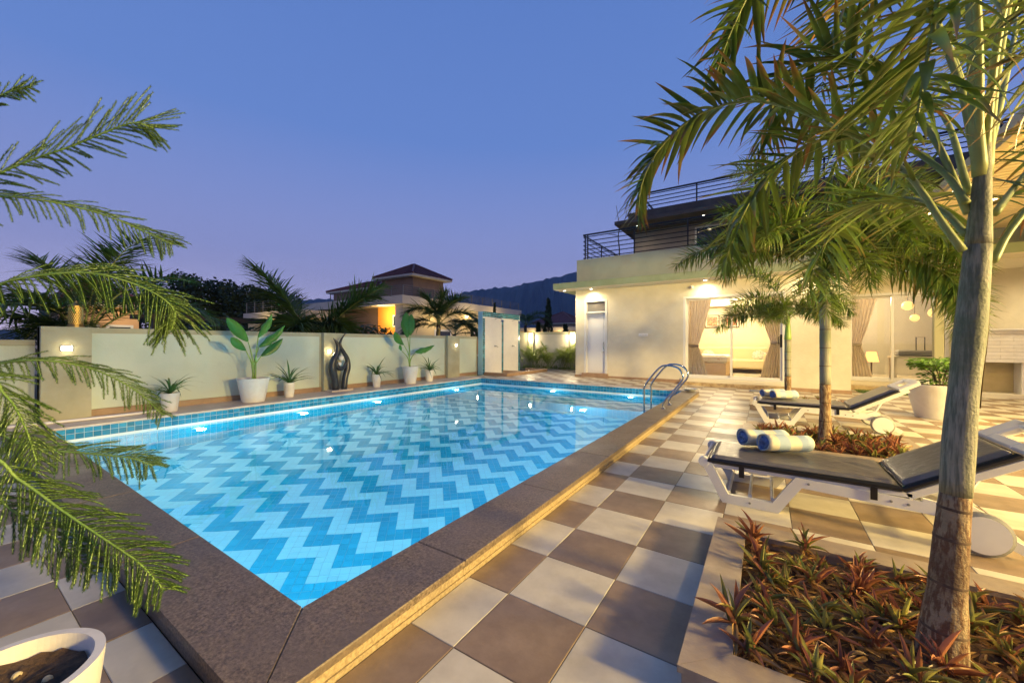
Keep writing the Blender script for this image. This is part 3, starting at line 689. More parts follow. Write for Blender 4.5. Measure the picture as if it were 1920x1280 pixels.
# railings
def railing(name, label, pts, z0, z1, nb, loc, mat='black_metal', post_gap=1.5, r=.016):
    t = thing(name, label, 'railing', loc); o = Vector(loc)
    for k in range(nb+1):
        z = z0 + (z1-z0)*(k+.5 if k < nb else nb)/nb if k < nb else z1
        MB().tube([Vector((*p, z))-o for p in pts], (r if k < nb else r*1.9), 6).build('rail', mat, t)
    for a, b in zip(pts, pts[1:]):
        d = math.hypot(b[0]-a[0], b[1]-a[1]); n = max(1, int(d/post_gap))
        for i in range(n+1):
            x = a[0]+(b[0]-a[0])*(i+.1)/(n+.2); y = a[1]+(b[1]-a[1])*(i+.1)/(n+.2)
            MB().tube([Vector((x, y, z0))-o, Vector((x, y, z1))-o], r*1.5, 6).build('post', mat, t)
railing('terrace_railing', 'black metal terrace railing on the villa parapet', [(-5.22, 17.5), (-5.22, 12.42), (9.2, 12.42)], 4.04, 4.90, 6, (-5.22, 12.42, 4.04))
railing('roof_railing', 'black railing along the top flat roof of the villa', [(-3.5, 17.0), (-3.5, 13.2), (9.2, 13.2)], 5.57, 6.20, 5, (-3.5, 13.2, 5.57))
# bare shrub on the terrace
bs = thing('bare_shrub', 'leafless twiggy shrub on the villa roof terrace', 'plant', (-4.1, 12.75, 3.6)); mb = MB()
mb.tube(bez([(0,0,0),(.02,0,.7),(-.02,0,1.2),(.06,0,1.55)], 8), [.022]*5+[.016]*4, 6)
for pts in ([(.06,0,1.5),(-.05,.1,1.8),(-.12,.1,2.25)], [(.06,0,1.5),(.22,0,1.75),(.26,.05,2.12)], [(.0,0,1.2),(-.25,0,1.28),(-.38,.1,1.33)], [(.22,0,1.75),(.4,0,1.9),(.36,0,2.05)]): mb.tube(bez(pts, 6), [.012]*4+[.008]*3, 5)
mb.build('twigs', 'bark', bs)
# downlights under the eave
def downlight(x, y, z, label, e, spot=168, col=WARM2, grp='ceiling downlights'):
    t = thing('downlight', label, 'downlight', (x, y, z), group=grp)
    MB().lathe([(.03, 0), (.06, 0), (.062, -.012), (.05, -.018)], 18, cap=False).build('ring', 'white_paint', t, smooth=True)
    MB().lathe([(.0, -.010), (.05, -.010)], 18, cap=False).build('lens', 'lamp_white', t)
    lamp('downlight_lamp', 'SPOT', (0, 0, -.03), e, col, t, size=.06, spot=spot, blend=1.0, aim=(0, 0, -1))
downlight(-5.72, 11.98, 3.003, 'lit downlight under the tip of the villa eave', 150)
downlight(-4.80, 12.06, 3.003, 'lit downlight under the eave above the white door', 115)
downlight(-1.42, 12.06, 3.003, 'lit downlight under the eave above the sliding glass door', 110)
downlight(.9, 12.06, 3.003, 'lit downlight under the eave behind the palm crowns', 110)
downlight(-3.6, 13.2, 5.168, 'small lit downlight under the tip of the upper roof', 30)
downlight(-1.6, 13.2, 5.168, 'small lit downlight under the upper roof eave', 30)
downlight(2.8, 12.9, 2.985, 'lit downlight above the second sliding glass door', 120)
downlight(5.4, 12.9, 2.985, 'lit downlight in the porch ceiling over the white brick counter', 160)
# small things on the wall
sw = thing('switch_plate', 'white socket plate on the cream villa wall', 'socket', (-3.18, VY, 1.48)); MB().bbox(-.14, .14, -.02, 0, -.045, .045, .006).build('plate', 'white_paint', sw)
for x in (-.08, 0, .08): MB().bbox(x-.022, x+.022, -.025, -.018, -.022, .022, .002).build('switch', 'upvc', sw)
cc = thing('security_camera', 'white security camera on the wall above the sliding door', 'camera', (-1.8, VY, 2.86))
MB().bbox(-.05, .05, -.02, 0, -.05, .05, .01).build('mount', 'white_paint', cc); MB().sphere((0, -.05, -.01), .042).build('dome', 'white_paint', cc, smooth=True); MB().sphere((-.01, -.085, -.015), .016, 10, 7).build('lens', 'black_metal', cc)
dm = thing('door_mat', 'grey door mat on the paving before the sliding door', 'mat', (.0, 11.75, .002)); MB().bbox(-.35, .35, -.22, .22, 0, .014, .004).build('mat', 'mat_gray', dm)
# room 1
rm = MB()
def room(par, x0, x1, y0, y1, z0, z1, oy, back='room_wall'):
    MB().box(x0, x1, y0-oy, y1-oy, z0-.1, z0).build('floor', 'room_floor', par); MB().box(x0, x1, y0-oy, y1-oy, z1, z1+.1).build('ceiling', 'room_wall', par)
    MB().box(x0-.1, x0, y0-oy, y1-oy, z0, z1).build('inner_wall', 'room_wall', par); MB().box(x1, x1+.1, y0-oy, y1-oy, z0, z1).build('inner_wall', 'room_wall', par)
    MB().box(x0, x1, y1-oy, y1-oy+.1, z0, z1).build('inner_wall', back, par)
room(villa, -3.6, 1.42, 12.52, 16.4, .20, 2.86, VY)
MB().box(-3.6, 1.42, 16.38-VY, 16.398-VY, .2, .32).build('inner_skirting', 'skirting', villa)
MB().box(-3.6, 1.42, 15.6-VY, 16.39-VY, 2.55, 2.85).build('ceiling_beam', 'room_wall', villa)
room(villa, 1.80, 7.4, 14.12, 17.6, .20, 2.9, VY, 'room_gray')
def pict(x0, y0, x1, y1, lab):
    a = on_y(x0, y1, 16.36); b = on_y(x1, y0, 16.36)
    t = thing('picture', lab, 'picture', ((a.x+b.x)/2, 16.36, (a.z+b.z)/2)); w, h = (b.x-a.x)/2, (b.z-a.z)/2
    MB().bbox(-w, w, -.02, .03, -h, h, .006).build('frame', 'frame_dark', t); MB().box(-w+.03, w-.03, -.023, -.019, -h+.03, h-.03).build('mount', 'picture_mat', t)
    MB().box(-w*.72, w*.72, -.027, -.0235, -h*.72, h*.72).build('print', 'picture_red', t)
pict(1321.5, 590, 1349, 614.5, 'framed red patterned textile, left one behind the sliding door'); pict(1358, 589.5, 1386.5, 614, 'framed red patterned textile, right one behind the sliding door')
bd = thing('bed', 'low bed with printed cover behind the left glass pane', 'bed', (-1.95, 14.0, .2))
MB().bbox(-1.3, .95, -.8, .8, 0, .42, .02).build('base', 'bed_base', bd); MB().bbox(-1.32, .99, -.84, .84, .425, .66, .06).build('cover', 'bed_linen', bd, smooth=False)
sf = thing('sofa', 'cream curved sofa against the back wall behind the bed', 'sofa', (-1.15, 15.75, .2))
MB().bbox(-1.15, 1.15, -.4, .35, .15, .48, .05).build('seat', 'sofa_cloth', sf); MB().bbox(-1.2, 1.2, .15, .5, .15, .92, .08).build('backrest', 'sofa_cloth', sf)
for x in (-1.22, 1.08): MB().bbox(x, x+.16, -.42, .48, .12, .68, .06).build('arm', 'sofa_cloth', sf)
for x in (-1.05, 1.05):
    for y in (-.3, .35): MB().tube([(x, y, .15), (x*1.04, y, 0)], [.03, .018], 8).build('leg', 'brass', sf)
MB().bbox(1.05, 1.27, -.25, .15, .2, .71, .03).build('throw', 'throw_print', sf)
for x, lab in ((-.7, 'left'), (.85, 'right')):
    c = thing('cushion', f'printed cushion on the {lab} end of the cream sofa', 'cushion', (-1.15+x, 15.6, .68)); b_ = MB().sphere((0, 0, .16), .2, 14, 9, (1, .45, 1)).build('cushion_cover', 'cushion_print', c, smooth=True)
    b_.rotation_euler = (R(-12), R(40), 0)
def curtain(x_in, x_out, y, z0, z1, zt, label, side):
    """pleated curtain gathered at a tie-back"""
    mb = MB(); nx, nz = 46, 26; vs = []
    for j in range(nz+1):
        v = j/nz; z = z0+(z1-z0)*v
        k = (z-zt)/(z1-zt) if z > zt else (zt-z)/(zt-z0)*.75
        wd_ = .42 + .58*max(0, min(1, k))**.8
        for i in range(nx+1):
            u = i/nx; x = x_out + (x_in-x_out)*u*wd_
            vs.append((x, .035*math.sin(u*46)*(.45+.55*wd_), z))
    fs = [(j*(nx+1)+i, j*(nx+1)+i+1, (j+1)*(nx+1)+i+1, (j+1)*(nx+1)+i) for j in range(nz) for i in range(nx)]
    mb.add(vs, fs); t = thing('curtain', label, 'curtain', (0, y, 0)); mb.build('cloth', 'curtain', t, smooth=True)
    a, b = sorted((x_out, x_out+(x_in-x_out)*.46)); MB().bbox(a-.01, b+.01, -.06, .06, zt-.035, zt+.035, .02).build('tie_back', 'curtain', t)
curtain(-1.32, -1.96, 12.62, .22, 2.5, 1.15, 'beige tied-back curtain at the left side of the bedroom glass door', -1)
curtain(-.22, .38, 12.62, .22, 2.5, 1.25, 'beige tied-back curtain at the right side of the bedroom glass door', 1)
curtain(2.55, 1.95, 14.3, .22, 2.5, 1.2, 'pale curtain inside the second sliding glass door', -1)
rl = thing('ceiling_light', 'bright ceiling light inside the bedroom', 'ceiling light', (-1.2, 14.4, 2.86)); MB().lathe([(.0, -.05), (.2, -.045), (.22, 0)], 20).build('diffuser', 'globe_glow', rl)
lamp('ceiling_lamp', 'POINT', (0, 0, -.25), 420, (1.0, .80, .50), rl, size=.2)
rl2 = thing('ceiling_light', 'bright ceiling light inside the living room', 'ceiling light', (2.5, 15.9, 2.9)); MB().lathe([(.0, -.05), (.2, -.045), (.22, 0)], 20).build('diffuser', 'globe_glow', rl2)
lamp('ceiling_lamp', 'POINT', (0, 0, -.25), 220, (1.0, .80, .50), rl2, size=.2)
for x, y, d, r, lab in ((1702, 573, 15.2, .13, 'upper'), (1715, 596, 14.9, .10, 'lower'), (1752, 586, 15.0, .13, 'right')):
    p = on_y(x, y, d); t = thing('pendant_globe', f'glowing pendant globe behind the second glass door, {lab} of three', 'pendant lamp', p)
    MB().sphere((0, 0, 0), r, 16, 10).build('globe', 'globe_glow', t, smooth=True); MB().tube([(0, 0, r), (0, 0, 2.9-p.z)], .006, 5).build('cord', 'black_metal', t)
p = on_y(1634, 668, 15.4); tl_ = thing('table_lamp', 'small table lamp with orange shade inside the second glass door', 'lamp', (p.x, 15.4, .2))
MB().lathe([(.1, 0), (.1, .02), (.02, .04), (.02, p.z-.35)], 14).build('stand', 'dark_wood', tl_); MB().lathe([(.17, p.z-.36), (.11, p.z-.06)], 18, cap=False).build('lamp_shade', 'shade_orange', tl_)
tb = thing('side_table', 'pale table behind the second glass door', 'table', (on_y(1715, 690, 15.2).x, 15.2, .2))
MB().bbox(-.5, .5, -.3, .3, .62, .68, .008).build('table_top', 'room_gray', tb)
for x in (-.45, .45):
    for y in (-.25, .25): MB().box(x-.03, x+.03, y-.03, y+.03, 0, .62).build('leg', 'room_gray', tb)
sc_ = thing('suitcase', 'dark suitcase with raised handle on the pale table', 'suitcase', (on_y(1713, 660, 15.2).x, 15.2, .885)); MB().bbox(-.35, .35, -.2, .2, 0, .16, .03).build('shell', 'mat_gray', sc_)
MB().tube([(.05, 0, .16), (.05, 0, .52), (.22, 0, .52), (.22, 0, .16)], .012, 6).build('handle', 'black_metal', sc_)
# white brick counter
ct = thing('bar_counter', 'outdoor counter clad in glossy white bricks with open shelves below', 'counter', (6.4, 13.45, 0))
MB().box(-2.55, 3.0, -.0, .42, .80, 1.53).build('core', 'grout', ct); MB().bbox(-2.6, 3.05, -.06, .43, 1.53, 1.57, .006).build('counter_top', 'white_paint', ct)
bk = [MB().bbox(-.2, .2, -.016, 0, 0, .078, .005).mesh('brick', 'brick_white'), MB().bbox(-.1, .1, -.016, 0, 0, .078, .005).mesh('brick', 'brick_white')]
for r_ in range(9):
    x = -2.55 + .2 + (-.2 if r_ % 2 else 0)
    while x < 2.9:
        if x-.2 < -2.56: link('brick', bk[1], ct, loc=(-2.45, 0, .805+r_*.081))
        else: link('brick', bk[0], ct, loc=(x, 0, .805+r_*.081))
        x += .404
for x in (-2.5, -1.62, -.7, .3, 1.3, 2.3): MB().bbox(x, x+.06, .02, .42, .0, .80, .004).build('divider', 'white_paint', ct)
MB().box(-2.5, 2.9, .36, .41, .1, .795).build('back_panel', 'shelf_wood', ct); MB().bbox(-2.6, 3.0, -.03, .42, -.01, .10, .005).build('plinth', 'soffit', ct)
# grass strip in front of the second glass door
gs = MB(); rg = random.Random(11)
for k in range(2600):
    x, y = rg.uniform(1.95, 3.75), rg.uniform(12.75, 13.5); a = rg.uniform(0, 6.28); h = rg.uniform(.02, .05); dx, dy = .004*math.cos(a), .004*math.sin(a)
    gs.add([(x-dx, y-dy, .0), (x+dx, y+dy, .0), (x+rg.uniform(-.02, .02), y+rg.uniform(-.02, .02), h+.01)], [(0, 1, 2)])
o = gs.build('lawn_strip', 'grass_leaf', kind='stuff'); tag(o, 'narrow green lawn strip before the second glass door', 'grass')
# pergola roof
pg = thing('pergola', 'slatted timber pergola roof on an olive post at the right', 'pergola', (3.0, 11.6, 0))
MB().bbox(-.07, .07, -.07, .07, 0, 3.58, .01).build('post', 'post_olive', pg)
MB().bbox(4.93, 5.07, -10.6, -10.46, 0, 3.58, .01).build('post', 'post_olive', pg); MB().bbox(4.93, 5.07, -.07, .07, 0, 3.58, .01).build('post', 'post_olive', pg)
slm = MB().bbox(-3.4, 3.4, -.052, .052, 0, .03, .004).mesh('slat', 'slat_wood')
y = -9.9
while y < .5: link('slat', slm, pg, loc=(2.67, y, 3.60)); y += .138
for x in (-.7, 6.0): MB().bbox(x, x+.1, -10.0, .55, 3.55, 3.76, .006).build('beam', 'slat_wood', pg)
for yy in (-10.05, .5): MB().bbox(-.58, 5.98, yy, yy+.1, 3.632, 3.76, .006).build('beam', 'slat_wood', pg)
for x in (1.2, 3.6): MB().bbox(x, x+.08, -9.92, .48, 3.635, 3.75, .006).build('rafter', 'slat_wood', pg)
PE = 360; FLD = 8200
for x, y, lab, e in ((3.1, 9.6, 'lit downlight in the slatted pergola ceiling near its far edge', PE), (3.1, 6.6, 'assumed lit downlight in the slatted pergola ceiling behind the near palm', PE),
                  (6.2, 8.2, 'assumed lit downlight in the pergola ceiling farthest from the pool', PE), (3.1, 3.6, 'assumed lit downlight in the pergola ceiling beside the near planter', PE*.8), (6.2, 4.2, 'assumed lit downlight in the pergola ceiling right of the near sun lounger', PE)):
    downlight(x, y, 3.598, lab, e, 160, WARM, 'pergola downlights')  # all but the far-edge downlight are assumed, out of view
def flood(loc, aim, label, e):  # assumed lamp out of view on a made-up pole, added to warm the deck
    t = thing('assumed_flood_light', label, 'flood light', (loc[0], loc[1], 0), group='assumed flood lights out of view')
    MB().tube([(0, 0, 0), (0, 0, loc[2]-.12)], .035, 10).build('pole', 'black_metal', t); d = Vector(aim)-Vector(loc)
    h = MB().bbox(-.16, .16, -.1, .1, -.02, .06, .01).build('lamp_head', 'black_metal', t); h.location = (0, 0, loc[2]); h.rotation_euler = d.to_track_quat('-Z', 'Y').to_euler()
    MB().box(-.14, .14, -.085, .085, -.026, -.021).build('lens', 'lamp_warm', h)
    lamp('assumed_flood_lamp', 'SPOT', (d.normalized()*.06+Vector((0, 0, loc[2])))[:], e, (1.0, 0.72, 0.26), t, size=.42, spot=130, blend=.8, aim=d)
flood((9.3, 2.2, 3.1), (-3, 3.0, 0), 'assumed warm flood light on an added pole, out of view right of the near planter', FLD)  # assumed, not seen: added for even warm light from the right
flood((9.3, 5.4, 2.9), (-2, 4.6, -.6), 'assumed warm flood light on an added pole, out of view behind the near sun lounger', FLD*.55)  # second assumed lamp out of view, added to light the deck
# string of small bulbs along the pergola edge
for k in range(9):
    p = Vector((2.26, 3.4+k*.95, 3.42 - .06*abs(math.sin(k*1.3))))
    t = thing('string_bulb', 'small warm bulb on the pergola edge string, %s from the far end' % ('ninth', 'eighth', 'seventh', 'sixth', 'fifth', 'fourth', 'third', 'second', 'first')[k], 'bulb', p, group='string bulbs on the pergola')
    MB().sphere((0, 0, 0), .018, 8, 6).build('glass', 'bulb_small', t); MB().tube([(0, 0, .015), (0, 0, 3.55-p.z)], .005, 4).build('cap', 'black_metal', t)

# ------------------------------------------------------------------ neighbouring houses
def hip_roof(par, x0, x1, y0, y1, z0, z1, ov, mat='roof_tile'):
    x0 -= ov; x1 += ov; y0 -= ov; y1 += ov; w, d = x1-x0, y1-y0
    if w > d: r0, r1 = (x0+d/2, (y0+y1)/2), (x1-d/2, (y0+y1)/2)
    else: r0, r1 = ((x0+x1)/2, y0+w/2), ((x0+x1)/2, y1-w/2)
    vs = [(x0,y0,z0),(x1,y0,z0),(x1,y1,z0),(x0,y1,z0),(*r0,z1),(*r1,z1)]
    fs = [(0,1,5,4),(1,2,5),(2,3,4,5),(3,0,4)] if w > d else [(0,1,4),(1,2,5,4),(2,3,5),(3,0,4,5)]
    mb = MB().add(vs, fs+[(3,2,1,0)]); ro = mb.build('roof', mat, par)
    rb = MB(); n = int(max(w, d)/.45)
    # raised tile rolls running down each slope
    for f in fs:
        q = [Vector(vs[i]) for i in f]; a, b = q[0], q[1]; top = q[2:] ; m = int((b-a).length/.42)
        for k in range(1, m):
            p = a.lerp(b, k/m)
            if len(top) == 1:
                u = min(k/m, 1-k/m)*2; e = p + (top[0]-a.lerp(b, .5))*u
            else:
                c, d_ = top[1], top[0]; la = (c-a).dot((b-a).normalized()); lb = (d_-a).dot((b-a).normalized()); L = (b-a).length; s = k/m*L
                nrm = (c-a) - (b-a).normalized()*la
                u = s/la if s < la else ((L-s)/(L-lb) if s > lb else 1); e = p + nrm*min(1, u)
            if (e-p).length > .2: rb.tube([p+Vector((0,0,.03)), e+Vector((0,0,.03))], .06, 4, cap=False)
    for i, j in ((0, 4), (1, 5 if w > d else 4), (2, 5), (3, 4 if w > d else 5), (4, 5)): rb.tube([Vector(vs[i])+Vector((0,0,.04)), Vector(vs[j])+Vector((0,0,.04))], .09, 5)
    rb.build('roof_rolls', mat, ro)
    MB().box(x0+.02, x1-.02, y0+.02, y1-.02, z0-.16, z0-.01).build('eave_board', 'house_beige', ro)
    return ro
hs = thing('neighbour_house', 'two-storey house with red hipped roofs beyond the garden wall', 'house', (-22.6, 19.7, 0))
def HB(x0, x1, y0, y1, z0, z1): return MB().box(x0, x1, y0, y1, z0, z1)
HB(-13.0, -4.2, 1.2, 9.0, -.05, 4.1).build('wall', 'house_brown', hs)
HB(-4.2, -.9, 1.0, 9.0, -.05, 4.1).build('wall', 'house_orange', hs)
HB(-.9, 0, 0.0, 16.0, -.05, 4.1).build('wall', 'house_beige', hs)
HB(-.15, .02, .6, 15.5, -.05, 3.9).build('wall', 'house_yellow', hs)
HB(-13.4, .25, -.3, 16.3, 4.1, 4.74).build('floor_slab', 'house_beige', hs)
HB(-4.2, -.5, 1.4, 4.8, 4.74, 6.5).build('upper_wall', 'house_brown', hs); hip_roof(hs, -4.2, -.5, 1.4, 4.8, 6.55, 7.75, .55)
HB(-12.4, -5.2, 2.2, 6.4, 4.74, 6.0).build('upper_wall', 'house_brown', hs); hip_roof(hs, -12.4, -5.4, 2.2, 6.4, 6.05, 7.05, .5)
for x0, x1, z0, z1 in ((-2.3, -1.2, 2.45, 3.4),):
    w_ = HB(x0, x1, .94, .99, z0, z1).build('window', 'upvc', hs); HB(x0+.1, x1-.1, .92, .935, z0+.1, z1-.1).build('pane', 'pane_dark', w_)
for y0, y1, z1, mt in ((3.2, 5.2, 2.3, 'pane_dark'), (8.0, 9.4, 2.2, 'orange_door'), (11.5, 13.0, 2.2, 'pane_dark')):
    w_ = HB(.03, .08, y0, y1, .0, z1).build('door', 'upvc', hs); HB(.085, .10, y0+.15, y1-.15, .1, z1-.15).build('pane', mt, w_)
def rail_on(par, a, b, z0, z1, n=5):
    mb = MB()
    for k in range(1, n+1): z = z0+(z1-z0)*k/n; mb.tube([(a[0], a[1], z), (b[0], b[1], z)], .018, 4)
    d = math.hypot(b[0]-a[0], b[1]-a[1])
    for k in range(int(d/1.6)+1): t = k*1.6/d; mb.tube([(a[0]+(b[0]-a[0])*t, a[1]+(b[1]-a[1])*t, z0), (a[0]+(b[0]-a[0])*t, a[1]+(b[1]-a[1])*t, z1)], .04, 4)
    mb.build('balcony_railing', 'rail_dim' if 'rail_dim' in MATS else M('rail_dim', (.16, .15, .14), rough=.6).name, par)
rail_on(hs, (-9.2, -.1), (.1, -.1), 4.74, 5.5); rail_on(hs, (.1, -.1), (.1, 16), 4.74, 5.5)
for y, lb in ((3.0, ''), (7.2, ''), (11.0, '')): lamp('house_lamp', 'POINT', (1.4, y, 3.4), 120, WARM, hs, size=.1)
lamp('house_lamp', 'POINT', (-2.4, -.1, 3.3), 260, WARM, hs, size=.1)
for y in (3.0, 7.2, 11.0): MB().sphere((.12, y, 3.55), .09, 8, 6).build('house_light', 'lamp_warm', hs)
h2 = thing('neighbour_house', 'flat-roofed lit bungalow with roof railing left of the red-roofed house', 'house', (-39.0, 17.0, 0))
HB(-2, 7, 0, 6, -.05, 3.3).build('wall', 'house_yellow', h2); HB(-2.3, 7.3, -.3, 6.3, 3.3, 3.9).build('floor_slab', 'house_beige', h2); rail_on(h2, (-2.1, -.1), (7.2, -.1), 3.9, 4.9)
for x in (0, 3.4): w_ = HB(x, x+1.6, -.06, -.01, .3, 2.3).build('window', 'upvc', h2); HB(x+.1, x+1.5, -.08, -.065, .4, 2.2).build('pane', 'pane_dark', w_)
lamp('house_lamp', 'POINT', (2.5, -1.6, 3.0), 140, WARM, h2, size=.1); MB().sphere((2.5, -.25, 3.2), .1, 8, 6).build('house_light', 'lamp_warm', h2)
h3 = thing('neighbour_house', 'small pale orange house with red roof behind the pine branches', 'house', (-27.0, 3.2, 0))
HB(-3, 2, 0, 2.5, -.05, 2.9).build('wall', 'house_orange_pale' if 'house_orange_pale' in MATS else M('house_orange_pale', (.62, .38, .20), (.66, .42, .23), rough=.9, scale=1.2, stretch=(.3, .3, 6)).name, h3)
hip_roof(h3, -3, 2, 0, 2.5, 2.95, 4.1, .3); HB(2.2, 3.4, -1.0, .8, -.05, 1.9).build('wall', 'house_beige', h3)
for y in (.3, 1.4): w_ = HB(2.01, 2.06, y, y+.9, 1.0, 2.0).build('window', 'upvc', h3); HB(2.065, 2.075, y+.1, y+.8, 1.1, 1.9).build('pane', 'pane_dark', w_)
lamp('house_lamp', 'POINT', (3.6, 1.8, 2.6), 90, WARM, h3, size=.1)
h4 = thing('neighbour_house', 'small distant house with red hipped roof below the dark hill', 'house', (-27.5, 54.0, 0))
HB(-3, 3, 0, 6, -.05, 4.2).build('wall', 'house_beige', h4); hip_roof(h4, -3, 3, 0, 6, 4.25, 6.2, .8); w_ = HB(-1, .4, -.05, -.01, 1.2, 2.8).build('window', 'upvc', h4); HB(-.9, .3, -.07, -.055, 1.3, 2.7).build('pane', 'pane_dark', w_)
h5 = thing('neighbour_wall', 'long lit yellow garden wall in front of the distant house', 'wall', (-23.0, 40.0, 0)); HB(-10, 8, 0, .3, -.05, 2.6).build('wall_core', 'house_yellow', h5); HB(-10, 8, -.4, .7, 2.6, 3.0).build('cap', 'house_beige', h5)
for x in (-7, -3.5, 0, 3.5): lamp('house_lamp', 'POINT', (x, -1.0, 2.2), 60, WARM, h5, size=.1); MB().sphere((x, -.25, 2.35), .1, 8, 6).build('wall_light', 'lamp_warm', h5)
# dark timber pergola beyond the wall
dp = thing('garden_pergola', 'dark timber pergola beam on posts just beyond the garden wall', 'pergola', (-14.2, 5.0, 0))
MB().box(-.12, .12, -1.6, 2.8, 1.86, 2.0).build('beam', 'dark_wood', dp); MB().box(-1.6, -1.4, -1.6, 2.8, 1.9, 2.04).build('beam', 'dark_wood', dp)
for y in (-1.4, .55, 2.5): MB().box(-.09, .09, y-.09, y+.09, 0, 1.86).build('post', 'dark_wood', dp)
# ------------------------------------------------------------------ planters, soil
def planter(y0, y1, x1, label, nx=26, ny=22, seed=1):
    x0 = -.26; cx, cy_ = (x0+x1)/2, (y0+y1)/2
    t = thing('planter', label, 'planter', (cx, cy_, 0)); b = .16; H = .10
    for a in ((x0, x0+b, y0, y1), (x1-b, x1, y0, y1)):
        poly_n = [(a[0]-cx, a[2]-cy_), (a[1]-cx, a[2]-cy_ + (b if a[0] == x0 else 0)), (a[1]-cx, a[3]-cy_ - (b if a[0] == x0 else 0)), (a[0]-cx, a[3]-cy_)]
        if a[0] != x0: poly_n = [(a[0]-cx, a[2]-cy_+b), (a[1]-cx, a[2]-cy_), (a[1]-cx, a[3]-cy_), (a[0]-cx, a[3]-cy_-b)]
        MB().prism(poly_n, H-.025, H).build('kerb_slab', 'planter_stone', t)
    for s, (ya, yb) in ((1, (y0, y0+b)), (-1, (y1-b, y1))):
        g_ = .0015
        if s == 1: pl = [(x0-cx+g_, ya-cy_), (x1-cx-g_, ya-cy_), (x1-b-cx, yb-cy_-g_), (x0+b-cx, yb-cy_-g_)]
        else: pl = [(x0+b-cx, ya-cy_+g_), (x1-b-cx, ya-cy_+g_), (x1-cx-g_, yb-cy_), (x0-cx+g_, yb-cy_)]
        MB().prism(pl, H-.025, H).build('kerb_slab', 'planter_stone', t)
    bo = MB(); i = .012
    bo.box(x0-cx+i, x0-cx+b-.01, y0-cy_+i, y1-cy_-i, -.01, H-.026).box(x1-cx-b+.01, x1-cx-i, y0-cy_+i, y1-cy_-i, -.01, H-.026)
    bo.box(x0-cx+b-.01, x1-cx-b+.01, y0-cy_+i, y0-cy_+b-.01, -.01, H-.026).box(x0-cx+b-.01, x1-cx-b+.01, y1-cy_-b+.01, y1-cy_-i, -.01, H-.026)
    bo.build('kerb_body', 'planter_stone', t)
    rr = random.Random(seed); mb = MB(); vs = []
    for j in range(ny+1):
        for k in range(nx+1):
            e = min(k, nx-k, j, ny-j) == 0
            vs.append((x0+b-.005-cx+(x1-x0-2*b+.01)*k/nx, y0+b-.005-cy_+(y1-y0-2*b+.01)*j/ny, .04+(0 if e else rr.uniform(-.012, .022))))
    mb.add(vs, [(j*(nx+1)+k, j*(nx+1)+k+1, (j+1)*(nx+1)+k+1, (j+1)*(nx+1)+k) for j in range(ny) for k in range(nx)])
    mb.build('soil', 'soil', t, smooth=True)
    return t
planter(1.46, 2.85, 1.42, 'stone-edged planter bed around the near palm trunk', seed=2)
planter(5.03, 6.42, 1.42, 'stone-edged planter bed around the middle palm', seed=3)
planter(8.42, 9.85, 1.42, 'stone-edged planter bed behind the far sun lounger', seed=4)

# ------------------------------------------------------------------ leaf templates
def leaf_mesh(name, mat, droop, fold=.25, seg=6, prof='palm', ratio=.1, ragged=0):
    mb = MB(); vs = []; uvs = []; rr = random.Random(ragged)
    for i in range(seg+1):
        t = i/seg
        w = {'palm': (.35+.65*min(1, t*5))*max(0, 1-t**2.6)*.5, 'broad': math.sin(math.pi*min(1, t*.97+.03))**.75*.5, 'lance': (math.sin(math.pi*(t*.9+.1))**.8)*.5}[prof]
        if i == seg: w = .012
        # bend by gravity along the length
        ang = droop*t; x = t*(1-droop*droop*t*t/8); z = -droop*t*t*.55
        zz = fold*w*ratio
        a = 1 - (rr.uniform(0, .35) if ragged and 0 < i < seg else 0); b = 1 - (rr.uniform(0, .35) if ragged and 0 < i < seg else 0)
        vs += [(x, -w*a, z+zz), (x, 0, z-zz*.4), (x, w*b, z+zz)]; uvs += [(t, 0), (t, .5), (t, 1)]
    fs = []
    for i in range(seg): a = i*3; fs += [(a, a+3, a+4, a+1), (a+1, a+4, a+5, a+2)]
    mb.add(vs, fs, uvs); me = mb.mesh(name, mat, smooth=True); me['tpl'] = 1
    return (me, mb)
def frame(d, up=Vector((0, 0, 1)), roll=0.0):
    d = d.normalized(); s = up.cross(d)
    if s.length < 1e-4: s = Vector((1, 0, 0)).cross(d)
    s.normalize(); u = d.cross(s)
    if roll:
        q = Quaternion(d, roll); s = q @ s; u = q @ u
    return d, s, u
def leaf_mtx(p, d, L, W, roll=0.0):
    d, s, u = frame(d, roll=roll)
    return Matrix(((d.x*L, s.x*W, u.x*L, p.x), (d.y*L, s.y*W, u.y*L, p.y), (d.z*L, s.z*W, u.z*L, p.z), (0, 0, 0, 1)))
def add_tpl(mb, tpl, mtx):
    src = tpl[1]; mb.add([mtx @ Vector(v) for v in src.v], src.f, list(src.uv))
PAL = {m_: [leaf_mesh('leaflet', m_, d) for d in (.1, .25, .45, .75)] for m_ in ('palm_leaf', 'palm_leaf_b', 'palm_dark', 'areca_leaf')}

